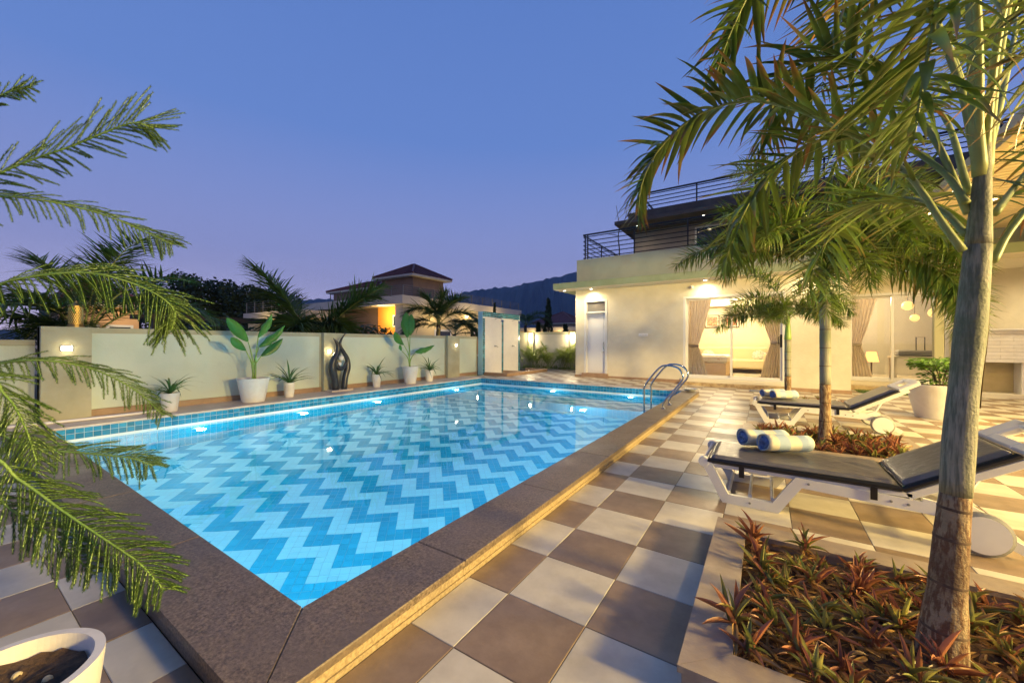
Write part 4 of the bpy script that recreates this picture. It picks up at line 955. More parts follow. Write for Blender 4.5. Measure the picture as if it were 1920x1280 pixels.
def frond_parts(path, mat, n, lmax, wid, plum, rr, start=.16, fwd=.55, r0=.014, dens=1.0):
    """leaf placements along a rachis path (world points)"""
    out = []; m = len(path)-1
    for k in range(n):
        t = start + (1-start)*(k+rr.uniform(0, .8))/n; u = t*m; i = min(int(u), m-1); f = u-i
        p = path[i].lerp(path[i+1], f); tg = (path[i+1]-path[i]).normalized()
        d, s, up_ = frame(tg)
        tt = (t-start)/(1-start); L = lmax*(math.sin(math.pi*(.12+.80*tt))**.7)*rr.uniform(.85, 1.1)
        for sg in (1, -1):
            a = R(rr.uniform(-plum, plum)) + R(12)
            rad = s*sg*math.cos(a) + up_*math.sin(a)
            fw_ = fwd*(.55+.75*tt)*rr.uniform(.8, 1.2)
            dd = (tg*fw_ + rad).normalized()
            out.append((leaf_mtx(p, dd, L, wid*L*rr.uniform(.85, 1.15)*(1.0), rr.uniform(-.3, .3)), rr.randrange(4)))
    return out
def frond_path(base, az, el, L, droop, n=16):
    p = Vector(base); out = [p.copy()]
    for k in range(n):
        t = (k+.5)/n; e = el - droop*t**1.25
        p = p + Vector((math.cos(az)*math.cos(e), math.sin(az)*math.cos(e), math.sin(e)))*(L/n); out.append(p.copy())
    return out
def make_frond(par, origin, path, mat, n, lmax, wid, plum, rr, singles=None, r0=.014, start=.16, fwd=.55, rmat='rachis'):
    loc = [q-origin for q in path]
    rb = MB().tube(loc, [r0*(1-.85*i/(len(loc)-1)) for i in range(len(loc))], 6)
    fo = rb.build('frond', rmat, par, smooth=True); mb = MB()
    for mtx, ti in frond_parts(loc, mat, n, lmax, wid, plum, rr, start, fwd):
        if singles is not None and singles[0] > 0:
            link('leaflet', PAL[mat][ti][0], fo, mtx=mtx); singles[0] -= 1
        else: add_tpl(mb, PAL[mat][ti], mtx)
    if mb.v: mb.build('leaflets', mat, fo, smooth=True, kind='stuff')
    return fo

# ------------------------------------------------------------------ the three foxtail palms
def near_palm():
    rr = random.Random(21); base = Vector((.54, 2.07, .04))
    t = thing('palm_tree', 'large foxtail palm with ringed trunk in the nearest planter', 'palm tree', base)
    D = 1.44
    ctr = [(1765, 1235), (1777, 1100), (1785, 1000), (1793, 920), (1799, 820), (1806, 740), (1815, 660), (1825, 560), (1834, 460)]
    cp = [at_depth(x, y, D) for x, y in ctr]; off = base - cp[0]; cp = [p+off*(1-i/8) - base for i, p in enumerate(cp)]
    rad = [.074, .052, .045, .042, .040, .040, .040, .039, .035]
    lo_ = bez(cp[:4], 18); rl_ = [rad[0]+(rad[1]-rad[0])*min(1, i/6) if i < 6 else rad[1]+(rad[3]-rad[1])*(i-6)/12 for i in range(19)]
    rl_ = [r_*(1 + (.018 if i % 4 == 0 else 0)) for i, r_ in enumerate(rl_)]
    MB().tube(lo_, rl_, 28).build('trunk', 'trunk_low', t, smooth=True)
    for i in (3, 7, 12, 16):
        d = (lo_[min(i+1, 18)]-lo_[i-1]).normalized()*.005
        MB().tube([lo_[i]-d, lo_[i], lo_[i]+d], [rl_[i]*1.005, rl_[i]*1.022, rl_[i]*1.005], 28, cap=False).build('trunk_ring', 'ring_dark', t, smooth=True)
    hi_ = bez(cp[3:], 20); rh = [.0425+.002*math.sin(i*.5) if i < 14 else .0425-.007*(i-14)/6 for i in range(21)]
    MB().tube(hi_, rh, 28).build('crownshaft', 'crownshaft', t, smooth=True)
    top = hi_[-1]
    # a peeling dry sheath on the right side of the crownshaft
    sv = []; n = 12
    for i in range(n+1):
        q = i/n; c = hi_[int(7+q*9)]; r_ = rh[int(7+q*9)]+.004
        for k in range(7):
            a = -.35 + (k/6)*1.5*(1-q*.55) - .55; dv = CR*math.cos(a) - CF*math.sin(-a)*-1
            dv = (CR*math.cos(a) - CF*math.sin(a+.9)*.8).normalized(); sv.append(c + dv*r_)
    MB().add(sv, [(i*7+k, i*7+k+1, (i+1)*7+k+1, (i+1)*7+k) for i in range(n) for k in range(6)]).build('dry_sheath', 'sheath_dry', t, smooth=True)
    # upper shaft and spears
    s2 = [top, at_depth(1838, 400, D)-base, at_depth(1842, 330, D)-base, at_depth(1846, 250, D)-base]
    MB().tube(bez(s2, 10), [.036-.0018*i for i in range(11)], 20).build('crownshaft', 'crownshaft', t, smooth=True)
    for pts, r_ in (([(1838, 330, D), (1828, 200, D-.02), (1822, 60, D-.03), (1815, -120, D-.05)], .022), ([(1848, 330, D), (1858, 200, D+.02), (1880, 60, D+.03), (1910, -100, D+.05)], .020)):
        q = bez([at_depth(*p)-base for p in pts], 12); MB().tube(q, [r_*(1-.5*i/12) for i in range(13)], 10).build('spear', 'rachis', t, smooth=True)
    sg = [300]
    # rachis paths read from the picture, depths from the trunk's distance and the usual frond length
    F = [([(1806, 470, 1.44), (1768, 420, 1.46), (1700, 325, 1.55), (1600, 255, 1.72), (1490, 205, 1.9), (1400, 190, 2.0), (1310, 215, 2.1), (1240, 275, 2.16), (1205, 340, 2.2), (1196, 405, 2.22)], 'palm_leaf', 62, .34, 32, .20),
         ([(1812, 380, 1.44), (1760, 315, 1.56), (1660, 262, 1.8), (1540, 262, 2.05), (1440, 330, 2.25), (1385, 420, 2.35), (1355, 510, 2.4)], 'palm_leaf_b', 56, .32, 55, .22),
         ([(1830, 300, 1.44), (1790, 130, 1.5), (1690, -70, 1.62), (1560, -110, 1.8), (1440, -60, 1.95), (1375, 50, 2.02), (1340, 150, 2.06)], 'palm_leaf', 56, .33, 55, .20),
         ([(1836, 280, 1.44), (1834, 60, 1.3), (1815, -130, 1.15), (1772, -60, 1.05), (1748, 60, 1.02), (1728, 170, 1.02), (1712, 270, 1.02)], 'palm_leaf_b', 44, .27, 45, .26),
         ([(1862, 490, 1.44), (1900, 425, 1.46), (1990, 330, 1.5), (2120, 300, 1.5), (2250, 380, 1.5)], 'palm_leaf', 34, .33, 55, .30),
         ([(1866, 400, 1.46), (1920, 330, 1.6), (2030, 210, 1.8), (2150, 180, 2.0), (2300, 240, 2.1)], 'palm_leaf', 36, .34, 60, .30),
         ([(1850, 300, 1.46), (1885, 150, 1.7), (1905, 40, 2.1), (1890, 10, 2.6), (1850, 60, 3.1), (1820, 140, 3.4)], 'palm_leaf_b', 50, .36, 60, .22),
         ([(1812, 440, 1.46), (1760, 392, 1.7), (1690, 372, 2.1), (1600, 400, 2.5), (1540, 470, 2.8), (1510, 560, 2.95)], 'palm_leaf_b', 56, .36, 55, .18),
         ([(1846, 290, 1.44), (1870, 80, 1.35), (1920, -120, 1.2), (1990, -60, 1.1), (2010, 60, 1.05), (2000, 200, 1.0)], 'palm_leaf', 44, .30, 55, .30),
         ([(1815, 400, 1.46), (1745, 250, 1.6), (1640, 130, 1.85), (1540, 110, 2.1), (1460, 180, 2.3), (1420, 280, 2.4)], 'palm_leaf', 52, .34, 60, .24),
         ([(1816, 360, 1.5), (1770, 220, 1.9), (1700, 170, 2.4), (1620, 210, 2.9), (1570, 300, 3.2), (1550, 400, 3.3)], 'palm_leaf_b', 52, .36, 60, .2),
         ([(1838, 300, 1.46), (1780, 90, 1.7), (1690, -60, 2.1), (1610, -40, 2.5), (1560, 60, 2.8), (1540, 170, 2.95)], 'palm_leaf', 54, .36, 60, .20)]
    for pts, mt, n, L, pl, st_ in F:
        path = bez([at_depth(*p) for p in pts], 30)
        make_frond(t, base, path, mt, int(n*1.15), L*1.08, .10, pl, rr, sg, r0=.013, start=st_)
near_palm()
def foxtail(label, base, ztr, zcr, rtr, fronds, mat, rr, lmax, n, lean=(0, 0)):
    base = Vector(base); t = thing('palm_tree', label, 'palm tree', base)
    tp = Vector((lean[0], lean[1], ztr-base.z)); cr_ = Vector((lean[0]*1.3, lean[1]*1.3, zcr-base.z))
    pts = bez([(0, 0, 0), tp*.5, tp], 16); rad = [rtr*(1.35-.35*min(1, i/4))*(1.03 if i % 3 == 0 else 1) for i in range(17)]
    k = 7
    MB().tube(pts[:k+1], rad[:k+1], 20).build('trunk', 'trunk_low', t, smooth=True); MB().tube(pts[k:], rad[k:], 20).build('trunk', 'trunk', t, smooth=True)
    for i in (3, 5, 7, 9, 11, 13): MB().tube([pts[i]-Vector((0,0,.004)), pts[i], pts[i]+Vector((0,0,.004))], [rad[i]*1.0, rad[i]*1.03, rad[i]*1.0], 20, cap=False).build('trunk_ring', 'ring_dark', t, smooth=True)
    MB().tube(bez([tp, (tp+cr_)*.5, cr_], 8), [rtr*(1.12-.075*i) for i in range(9)], 16).build('crownshaft', 'stem_green', t, smooth=True)
    for az, el, L, dr in fronds:
        st = tp.lerp(cr_, rr.uniform(.45, 1.0))
        make_frond(t, Vector((0, 0, 0)), frond_path(st, az, el, L, dr), mat, n, lmax, .066, 78, rr, None, r0=.010, start=.2)
    return t
rr = random.Random(33)
LEFT = math.atan2(-CR.y, -CR.x); RIGHT_ = LEFT+math.pi; TOCAM = math.atan2(-CF.y, -CF.x)
foxtail('slender foxtail palm in the middle planter between the sun loungers', (.57, 5.68, .03), 1.70, 2.2, .052,
        [(LEFT, 1.15, 1.5, 1.5), (LEFT+.5, .9, 1.45, 1.7), (LEFT-.5, 1.0, 1.4, 1.6), (LEFT+math.pi, 1.1, 1.5, 1.7), (LEFT+math.pi-.7, .75, 1.5, 2.3), (LEFT+math.pi+.6, 1.0, 1.4, 1.8), (TOCAM, .9, 1.2, 2.0), (TOCAM+.5, 1.0, 1.5, 2.6), (TOCAM+math.pi, 1.0, 1.4, 1.6), (LEFT+.1, .55, 1.4, 1.6), (0, 1.5, 1.2, .6), (LEFT+.3, 1.3, 1.8, 1.5), (LEFT-.2, .8, 1.8, 1.5), (RIGHT_, 1.3, 1.7, 1.6), (RIGHT_-.3, .5, 1.5, 1.9), (TOCAM-.4, .7, 1.4, 2.2), (RIGHT_-.5, .35, 1.75, 2.3), (RIGHT_-1.1, .5, 1.6, 2.4), (LEFT+.9, .3, 1.5, 1.6)], 'palm_leaf_b', rr, .34, 150)
foxtail('small foxtail palm in front of the sliding glass door', (.36, 9.25, .03), 1.30, 1.75, .055,
        [(LEFT, .95, 1.35, 1.9), (LEFT+.6, .8, 1.2, 1.8), (LEFT-.5, .9, 1.3, 1.7), (LEFT+math.pi, .8, 1.1, 1.9), (LEFT+math.pi-.6, .7, 1.0, 2.0), (TOCAM, .6, 1.0, 1.8), (TOCAM+math.pi, .9, 1.2, 1.5), (LEFT+.2, 1.3, 1.4, 1.3), (LEFT+math.pi+.3, 1.25, 1.4, 1.2), (LEFT-.1, .6, 1.5, 1.5), (TOCAM+.6, .9, 1.2, 2.0), (RIGHT_-.1, 1.0, 1.4, 1.8), (TOCAM-.7, .8, 1.2, 2.0)], 'palm_leaf_b', rr, .30, 130)

# ------------------------------------------------------------------ purple ground-cover plants
RH = {m_: [leaf_mesh('leaf', m_, d, fold=.8, seg=5, prof='lance', ratio=.2) for d in (.15, .45, .8)] for m_ in ('rhoeo', 'rhoeo_red', 'rhoeo_dry')}
def rosette(x, y, z, s, rr, label, group, parts):
    t = thing('ground_cover_plant', label, 'plant', (x, y, z), rr.uniform(0, 6.28), group); mb = {k: MB() for k in RH}
    n = rr.randint(15, 23); red = rr.random() < .38; h = rr.uniform(.02, .09)*s/.15
    MB().tube([(0, 0, -.02), (rr.uniform(-.02, .02), rr.uniform(-.02, .02), h)], [.009, .007], 5).build('stem', 'rhoeo_dry', t)
    for k in range(n):
        a = k*2.4+rr.uniform(-.3, .3); e = 1.4 - 1.05*(k/n) + rr.uniform(-.4, .4)
        m_ = 'rhoeo_dry' if (k > n*.55 and rr.random() < .62) else ('rhoeo_red' if rr.random() < (.85 if red else .28) else 'rhoeo')
        if m_ == 'rhoeo_dry': e -= rr.uniform(.3, 1.0)
        d = Vector((math.cos(a)*math.cos(e), math.sin(a)*math.cos(e), math.sin(e))); L = s*rr.uniform(.55, 1.15)
        mt = leaf_mtx(Vector((rr.uniform(-.018, .018), rr.uniform(-.018, .018), h*rr.uniform(.4, 1.0))), d, L, L*rr.uniform(.09, .15), rr.uniform(-.2, .2)); ti = rr.randrange(3)
        if parts: link('leaf', RH[m_][ti][0], t, mtx=mt)
        else: add_tpl(mb[m_], RH[m_][ti], mt)
    for k, b_ in mb.items():
        if b_.v: b_.build('leaves', k, t, smooth=True)
rr = random.Random(8); pts = []
def scatter(x0, x1, y0, y1, n, dmin, avoid):
    out = []; tries = 0
    while len(out) < n and tries < 6000:
        tries += 1; p = (rr.uniform(x0, x1), rr.uniform(y0, y1))
        if all(math.hypot(p[0]-q[0], p[1]-q[1]) > dmin for q in out) and all(math.hypot(p[0]-a[0], p[1]-a[1]) > a[2] for a in avoid): out.append(p)
    return out
ORD = ('first', 'second', 'third', 'fourth', 'fifth', 'sixth', 'seventh', 'eighth', 'ninth', 'tenth', 'eleventh', 'twelfth')
special = [(-.055, 2.62, .15, 'tall green rosette at the far left corner of the near planter'), (-.10, 1.80, .16, 'dark red rosette leaning over the left kerb of the near planter'), (.18, 2.66, .14, 'red-centred rosette at the far edge of the near planter'), (1.0, 2.45, .16, 'green rosette in the near planter right of the palm trunk')]
for x, y, s, lab in special: rosette(x, y, .045, s, rr, lab, 'ground cover in the near planter', True)
def bed(x0, x1, y0, y1, cols, rows, avoid, size, text, group, parts):
    """plants in loose rows across a bed; each is told apart by its row and its place in it"""
    for j in range(rows):
        k = 0
        for i in range(cols):
            x = x0+(x1-x0)*(i+.5+rr.uniform(-.36, .36)+(.5 if j % 2 else 0)*.5)/cols; y = y0+(y1-y0)*(j+.5+rr.uniform(-.36, .36))/rows
            if any(math.hypot(x-a[0], y-a[1]) < a[2] for a in avoid): continue
            rosette(x, y, .045, rr.uniform(*size), rr, f'{text}, {ORD[k]} from left, {ORD[j]} row from front', group, parts); k += 1
bed(-.08, 1.22, 1.64, 2.68, 10, 8, [(.54, 2.07, .13)]+[(a[0], a[1], .09) for a in special], (.085, .145), 'green-purple spiky plant in the near planter', 'ground cover in the near planter', True)
bed(-.08, 1.22, 5.2, 6.26, 10, 6, [(.57, 5.68, .10)], (.11, .17), 'reddish spiky plant in the middle planter', 'ground cover in the middle planter', False)
bed(-.05, 1.2, 8.62, 9.66, 5, 3, [(.36, 9.25, .12)], (.12, .17), 'small red spiky plant in the far planter', 'ground cover in the far planter', False)
# dry litter between the plants
lit = MB()
for k in range(1300):
    x, y = rr.uniform(-.08, 1.24), rr.uniform(1.64, 2.68); a = rr.uniform(0, 6.28)
    d = Vector((math.cos(a), math.sin(a), rr.uniform(-.15, .5))); L = rr.uniform(.03, .09); add_tpl(lit, RH['rhoeo_dry'][rr.randrange(3)], leaf_mtx(Vector((x, y, rr.uniform(.05, .075))), d, L, L*.2, rr.uniform(-1, 1)))
tag(lit.build('leaf_litter', 'rhoeo_dry', kind='stuff'), 'dry curled leaf litter on the near planter soil', 'leaf litter')

# ------------------------------------------------------------------ sun loungers and towels
def strip(path, w):
    P_ = [Vector((*p, 0)) for p in path]; Lf, Rt = [], []
    for i, p in enumerate(P_):
        a = (p-P_[i-1]).normalized() if i else None; b = (P_[i+1]-p).normalized() if i < len(P_)-1 else None
        d = (a+b).normalized() if a and b else (a or b); n = Vector((-d.y, d.x, 0)); k = 1/max(.5, n.dot(Vector((-(b or a).y, (b or a).x, 0))))
        wi = w[i] if isinstance(w, list) else w
        Lf.append((p+n*wi/2*k)[:2]); Rt.append((p-n*wi/2*k)[:2])
    return [tuple(q) for q in Lf] + [tuple(q) for q in Rt[::-1]]
def lounger(loc, label):
    t = thing('sun_lounger', label, 'sun lounger', loc, group='white sun loungers beside the pool'); W = .62
    sidepath = [(.02, .285), (.15, .034), (.47, .034), (.605, .245), (1.28, .212), (1.36, .20)]
    for y in (0, W-.035):
        mb = MB().prism(strip(sidepath, .068), y, y+.035, 'y'); 
        mb.build('side_frame', 'plastic_white', t); MB().prism(strip([(1.22, .24), (1.36, .21), (1.66, .045)], [.06, .075, .05]), y+.002, y+.033, 'y').build('rear_leg', 'plastic_white', t)
        MB().lathe([(.036, -.02), (.04, -.015), (.04, .015), (.036, .02)], 16).build('end_knob', 'plastic_white', t).matrix_local = Matrix.Translation((.0, y+.0175, .292)) @ Matrix.Rotation(R(90), 4, 'X')
        for bx, bz in ((.31, .034), (.66, .245), (1.08, .222), (1.16, .218)):
            MB().lathe([(.004, 0), (.008, 0), (.008, .003), (0.001, .004)], 10).build('bolt', 'wheel_gray', t).matrix_local = Matrix.Translation((bx, y, bz)) @ Matrix.Rotation(R(90), 4, 'X')
        wh = MB().lathe([(.02, -.022), (.108, -.022), (.124, -.014), (.127, 0), (.124, .014), (.108, .022), (.02, .022)], 32).build('wheel', 'wheel_gray', t, smooth=False)
        yy = y-.03 if y == 0 else y+.065; wh.matrix_local = Matrix.Translation((1.46, yy, .127)) @ Matrix.Rotation(R(90), 4, 'X')
        MB().lathe([(.001, -.026), (.106, -.025), (.106, .025), (.001, .026)], 32).build('wheel_disc', 'plastic_white', wh, smooth=False)
    MB().tube([(1.46, 0, .127), (1.46, W, .127)], .012, 8).build('axle', 'wheel_gray', t)
    for x, z in ((.17, .075), (.31, .075), (.45, .085), (.0, .30)): MB().tube([(x, .03, z), (x, W-.03, z)], .012, 8).build('crossbar', 'plastic_white', t)
    for y in (.012, W-.052): MB().bbox(.05, 1.18, y, y+.04, .258, .288, .004).build('seat_rail', 'plastic_white', t)
    MB().bbox(.3, .42, .03, W-.03, .245, .262, .004).build('slat', 'plastic_white', t); MB().bbox(.8, .92, .03, W-.03, .245, .262, .004).build('slat', 'plastic_white', t)
    # cushion: seat part, softly wrinkled
    def pad(L, name):
        rr_ = random.Random(5); nx, ny = 40, 16; vs = []
        for j in range(ny+1):
            for i in range(nx+1):
                u, v = i/nx, j/ny; e = min(u*L, (1-u)*L, v*W, (1-v)*W); z = .052*min(1, (e/.03))**.5 if e < .03 else .052
                wr = .004*math.sin(34*u*L+9*v+2*math.sin(11*v))*max(0, 1-abs(u-.86)*5) if L > .8 else 0
                vs.append((u*L, v*W, z+wr))
        b0 = len(vs)
        mb = MB().add(vs, [(j*(nx+1)+i, j*(nx+1)+i+1, (j+1)*(nx+1)+i+1, (j+1)*(nx+1)+i) for j in range(ny) for i in range(nx)])
        o = mb.build(name, 'vinyl_sheen', t, smooth=True); MB().bbox(-.004, L+.004, -.006, W+.006, -.004, .034, .012).build('cushion_side', 'vinyl_side', o); return o
    pad(1.10, 'seat_cushion').location = (.03, 0, .292)
    ang = math.atan2(.29, .48)
    bp = pad(.56, 'back_cushion'); bp.location = (1.145, 0, .292); bp.rotation_euler = (0, -ang, 0)
    for y in (.012, W-.052):
        o = MB().bbox(0, .66, y, y+.04, -.055, -.008, .004).build('back_rail', 'plastic_white', t); o.location = (1.145, 0, .292); o.rotation_euler = (0, -ang, 0)
    hb = MB()   # handle: rounded frame with a slot
    hb.bbox(.575, .80, 0, .16, -.02, .03, .012).bbox(.575, .80, W-.16, W, -.02, .03, .012).bbox(.575, .64, .16, W-.16, -.02, .03, .01).bbox(.74, .82, .1, W-.1, -.02, .03, .012)
    o = hb.build('head_handle', 'plastic_white', t); o.location = (1.145, 0, .292); o.rotation_euler = (0, -ang, 0)
    MB().tube([(1.50, .04, .50), (1.40, .04, .30), (1.30, .04, .24)], .014, 6).tube([(1.50, W-.04, .50), (1.40, W-.04, .30), (1.30, W-.04, .24)], .014, 6).build('back_strut', 'plastic_white', t)
    for x in (.24, .98): MB().bbox(x, x+.035, -.012, -.006, .215, .30, .001).bbox(x, x+.035, W+.006, W+.012, .215, .30, .001).build('strap', 'vinyl_side', t)
    return t
lounger((-.41, 3.40, 0), 'white sun lounger with black cushion in front of the middle planter')
lounger((-.14, 7.15, 0), 'white sun lounger with black cushion farther from the camera')
def towel(loc, rz, label, seed):
    rr_ = random.Random(seed); t = thing('rolled_towel', label, 'towel', loc, rz, 'rolled towels on the sun loungers'); L = .34
    # spiral sheet wound into a roll along local Y
    turns, n = 3.7, 120; prof = []
    for i in range(n+1):
        q = i/n; a = q*turns*2*math.pi; r_ = .010 + .064*q + .0022*math.sin(a*3+seed); sq = .86
        prof.append((r_*math.cos(a)*1.08, .068 + r_*math.sin(a)*sq))
    nl = 8; vs = []
    for j in range(nl+1):
        v = j/nl; bul = (1 + .035*math.sin(5*v+seed)) * (1.1 if seed < 3 else 1.06)
        for i, (x, z) in enumerate(prof):
            vs.append((x*bul, -L/2 + L*v + (.010*math.sin(i*.25+seed) if j in (0, nl) else 0)+ (.014*(i/n-.5) if j == 0 else 0), (z)*bul))
    m_ = n+1; fs = [(j*m_+i, j*m_+i+1, (j+1)*m_+i+1, (j+1)*m_+i) for j in range(nl) for i in range(n)]
    mb = MB().add(vs, fs); o = mb.build('towel_cloth', 'towel_stripe', t, smooth=True); me = o.data; me.materials.append(MATS['towel_blue'])
    for p in me.polygons:
        if (p.index % n) < n*.74: p.material_index = 1
    md = o.modifiers.new('thick', 'SOLIDIFY'); md.thickness = .0095; md.offset = 0; md.material_offset_rim = 0
    return t
towel((.13, 3.80, .350), R(-62), 'rolled blue and cream towel, front one of the pair on the near lounger', 1)
towel((-.02, 3.92, .350), R(-62), 'rolled blue and cream towel, rear one of the pair on the near lounger', 2)
towel((.24, 7.44, .350), R(-62), 'rolled striped towel, front one of the pair on the far lounger', 3)
towel((.10, 7.57, .350), R(-62), 'rolled striped towel, rear one of the pair on the far lounger', 4)

# ------------------------------------------------------------------ ladder and bowl
ld = thing('pool_ladder', 'stainless steel grab-rail ladder over the far right pool edge', 'ladder', (-1.5, 7.27, .1))
shape = [on_y(x, y, 7.02) for x, y in ((1212, 742), (1214, 722), (1235, 690), (1249, 685), (1264, 690), (1271, 703), (1268, 716), (1243, 752), (1242, 765))]
shape = [Vector((p.x, 0, p.z)) for p in shape]; x_in = -1.80; sx = shape[0].x
shape = [Vector((x_in + (p.x-sx), 0, p.z)) for p in shape]; fx = shape[-1].x
k_ = (-1.47-x_in)/(fx-x_in) if fx > x_in else 1
shape = [Vector((x_in+(p.x-x_in)*k_, 0, p.z)) for p in shape]; shape[-1].z = .10
full = [Vector((x_in, 0, -1.2)), Vector((x_in, 0, -.3))] + shape
for y in (7.02, 7.52):
    MB().tube([p+Vector((1.5, y-7.27, -.1)) for p in bez(full, 60)], .0155, 12).build('rail', 'steel', ld, smooth=True)
    MB().lathe([(.022, .012), (.05, .006), (.052, 0)], 18, c=(-1.47+1.5, y-7.27)).build('flange', 'steel', ld, smooth=True)
for z in (-.35, -.65, -.95): MB().bbox(x_in+1.5-.04, x_in+1.5+.04, -.25, .25, z-.1-.012, z-.1+.012, .005).build('tread', 'steel', ld)
bo = thing('bowl', 'shallow patterned ceramic bowl on the far end of the pool edge', 'bowl', (-1.47, 9.82, .1))
MB().lathe([(.05, .0), (.06, .006), (.12, .03), (.155, .07), (.16, .072), (.15, .066), (.11, .03), (.0, .02)], 28).build('dish', 'ceramic', bo, smooth=True)

# ------------------------------------------------------------------ pots and plants along the wall
def pot(name, label, loc, rt, rb_, h, mat='pot_white', soil_drop=.03):
    t = thing(name, label, 'pot', loc)
    MB().lathe([(rb_*.9, 0), (rb_, .006), (rt, h-.012), (rt, h), (rt-.02, h), (rt-.03, h-.06), (rt*.86, h-soil_drop-.01)], 72, cap=True).build('pot_body', mat, t, smooth=False)
    n = 36; rr_ = random.Random(int(h*1000)); vs = [(0, 0, h-soil_drop)]
    for r_ in (.3, .6, .93):
        for k in range(n): a = 2*math.pi*k/n; vs.append(((rt-.022)*r_*math.cos(a), (rt-.022)*r_*math.sin(a), h-soil_drop+rr_.uniform(-.006, .008)))
    fs = [(0, 1+k, 1+(k+1) % n) for k in range(n)] + [(1+i*n+k, 1+(i+1)*n+k, 1+(i+1)*n+(k+1) % n, 1+i*n+(k+1) % n) for i in range(2) for k in range(n)]
    MB().add(vs, fs).build('soil', 'soil', t, smooth=True); return t
BL = [leaf_mesh('leaf', 'banana_leaf', d, fold=.6, seg=10, prof='broad', ratio=.34, ragged=r_) for d, r_ in ((.25, 0), (.35, 3), (.5, 7))]
def strelitzia(label, X, stem_px, leaves, ztop, Y):
    base = Vector((X, Y, ztop)); t = thing('banana_leaf_plant', label, 'plant', base); rr_ = random.Random(int(Y*10))
    for (bx, by), (tx, ty), dx, w in leaves:
        b = on_x(bx, by, X+dx*.6)-base; e = on_x(tx, ty, X+dx*1.3)-base
        s0 = Vector((rr_.uniform(-.03, .03), rr_.uniform(-.03, .03), -.03)); mid = Vector((s0.x+(b.x-s0.x)*.25, s0.y+(b.y-s0.y)*.25, b.z*.55))
        MB().tube(bez([s0, mid, b], 10), [.018-.001*i for i in range(11)], 8).build('leaf_stalk', 'stem_green', t, smooth=True)
        d = e-b; L = d.length
        # leaf turned so that its face looks at the path
        dn = d.normalized(); side = dn.cross(Vector((.75, -.55, .35))).normalized(); up_ = side.cross(dn)*-1
        W_ = L*w; mt = Matrix(((dn.x*L, side.x*W_, up_.x*L, b.x), (dn.y*L, side.y*W_, up_.y*L, b.y), (dn.z*L, side.z*W_, up_.z*L, b.z), (0, 0, 0, 1)))
        link('leaf', BL[rr_.randrange(3)][0], t, mtx=mt)
pot('flower_pot', 'large white tapered pot holding the big banana-leaf plant', (-8.10, 3.45, .1), .262, .185, .45)
strelitzia('tall plant with five broad leaves in the large white pot', -8.10, (472, 705), [((465, 640), (423, 594), .0, .34), ((484, 632), (513, 590), .1, .32), ((486, 650), (534, 616), -.1, .30), ((461, 657), (429, 631), .15, .36), ((490, 667), (531, 637), .05, .34)], .53, 3.45)
pot('flower_pot', 'white tapered pot holding the broad-leaf plant near the showers', (-8.14, 7.35, .1), .215, .15, .47)
strelitzia('broad-leaf plant with upright leaf in the pot near the showers', -8.14, (766, 685), [((764, 632), (760, 583), .0, .42), ((769, 628), (771, 588), .1, .40), ((757, 646), (735, 621), .1, .36), ((779, 660), (811, 651), .0, .30), ((753, 657), (748, 645), .05, .5)], .55, 7.35)
LL = [leaf_mesh('leaf', 'lily_leaf', d, fold=.4, seg=10, prof='lance', ratio=.07) for d in (.7, 1.3, 1.9)]
def lily(label, plabel, loc, rt, h, s, seed):
    pot('flower_pot', plabel, loc, rt, rt*.78, h); rr_ = random.Random(seed)
    t = thing('spider_lily', label, 'plant', (loc[0], loc[1], loc[2]+h-.03))
    for k in range(26):
        a = k*2.4+rr_.uniform(-.4, .4); e = rr_.uniform(.55, 1.45); d = Vector((math.cos(a)*math.cos(e), math.sin(a)*math.cos(e), math.sin(e)))
        L = s*rr_.uniform(.7, 1.15); link('leaf', LL[rr_.randrange(3)][0], t, mtx=leaf_mtx(Vector((0, 0, 0)), d, L, L*.06, rr_.uniform(-.3, .3)))
lily('spider lily in the small pot half hidden by pine twigs', 'small white pot half hidden by pine twigs', (-8.08, 2.22, .1), .125, .30, .46, 1)
lily('drooping spider lily right of the large white pot', 'small white pot right of the large tapered pot', (-8.18, 4.15, .1), .105, .30, .52, 2)
lily('spider lily right of the black sculpture', 'small white pot right of the black sculpture', (-8.2, 6.3, .1), .11, .32, .50, 3)
lily('spider lily beside the wall pillar near the showers', 'small white pot beside the wall pillar near the showers', (-8.22, 8.15, .1), .125, .32, .52, 4)

pv = thing('light_streak', 'white strip of light on the ledge below the leftmost pillar, shaped as a tube', 'streak of light', (-8.12, 1.45, .1))  # added white tube that stands in for a strip of light on the ledge
MB().tube(bez([(-.05, -.86, .022), (.0, -.3, .022), (.02, .3, .022), (-.06, .78, .022)], 14), .02, 10).build('tube', 'white_paint', pv, smooth=True)
# ------------------------------------------------------------------ sculpture, lantern
scp = thing('sculpture', 'black twin-flame sculpture with two glowing balls against the wall pillar', 'sculpture', (-8.27, 5.33, .1))
so_ = Vector((-8.27, 5.33, .1))
MB().bbox(-.13, .13, -.27, .27, 0, .035, .008).build('base', 'marble_plate' if 'marble_plate' in MATS else M('marble_plate', (.55, .47, .38), rough=.5).name, scp)
def strand(px, rad):
    pts = [on_x(x, y, -8.27)-so_ for x, y in px]; pts[0].z = .03; c = bez(pts, 30); m = len(rad)-1
    r_ = []
    for i in range(31): u = i/30*m; k = min(int(u), m-1); r_.append(rad[k]+(rad[k+1]-rad[k])*(u-k))
    MB().tube(c, r_, 14).build('flame', 'sculpt_black', scp, smooth=True)
strand([(629, 728), (627, 708), (623, 690), (626, 674), (633, 660), (634, 648), (630, 640), (624.5, 633.5)], [.075, .08, .085, .075, .06, .05, .032, .004])
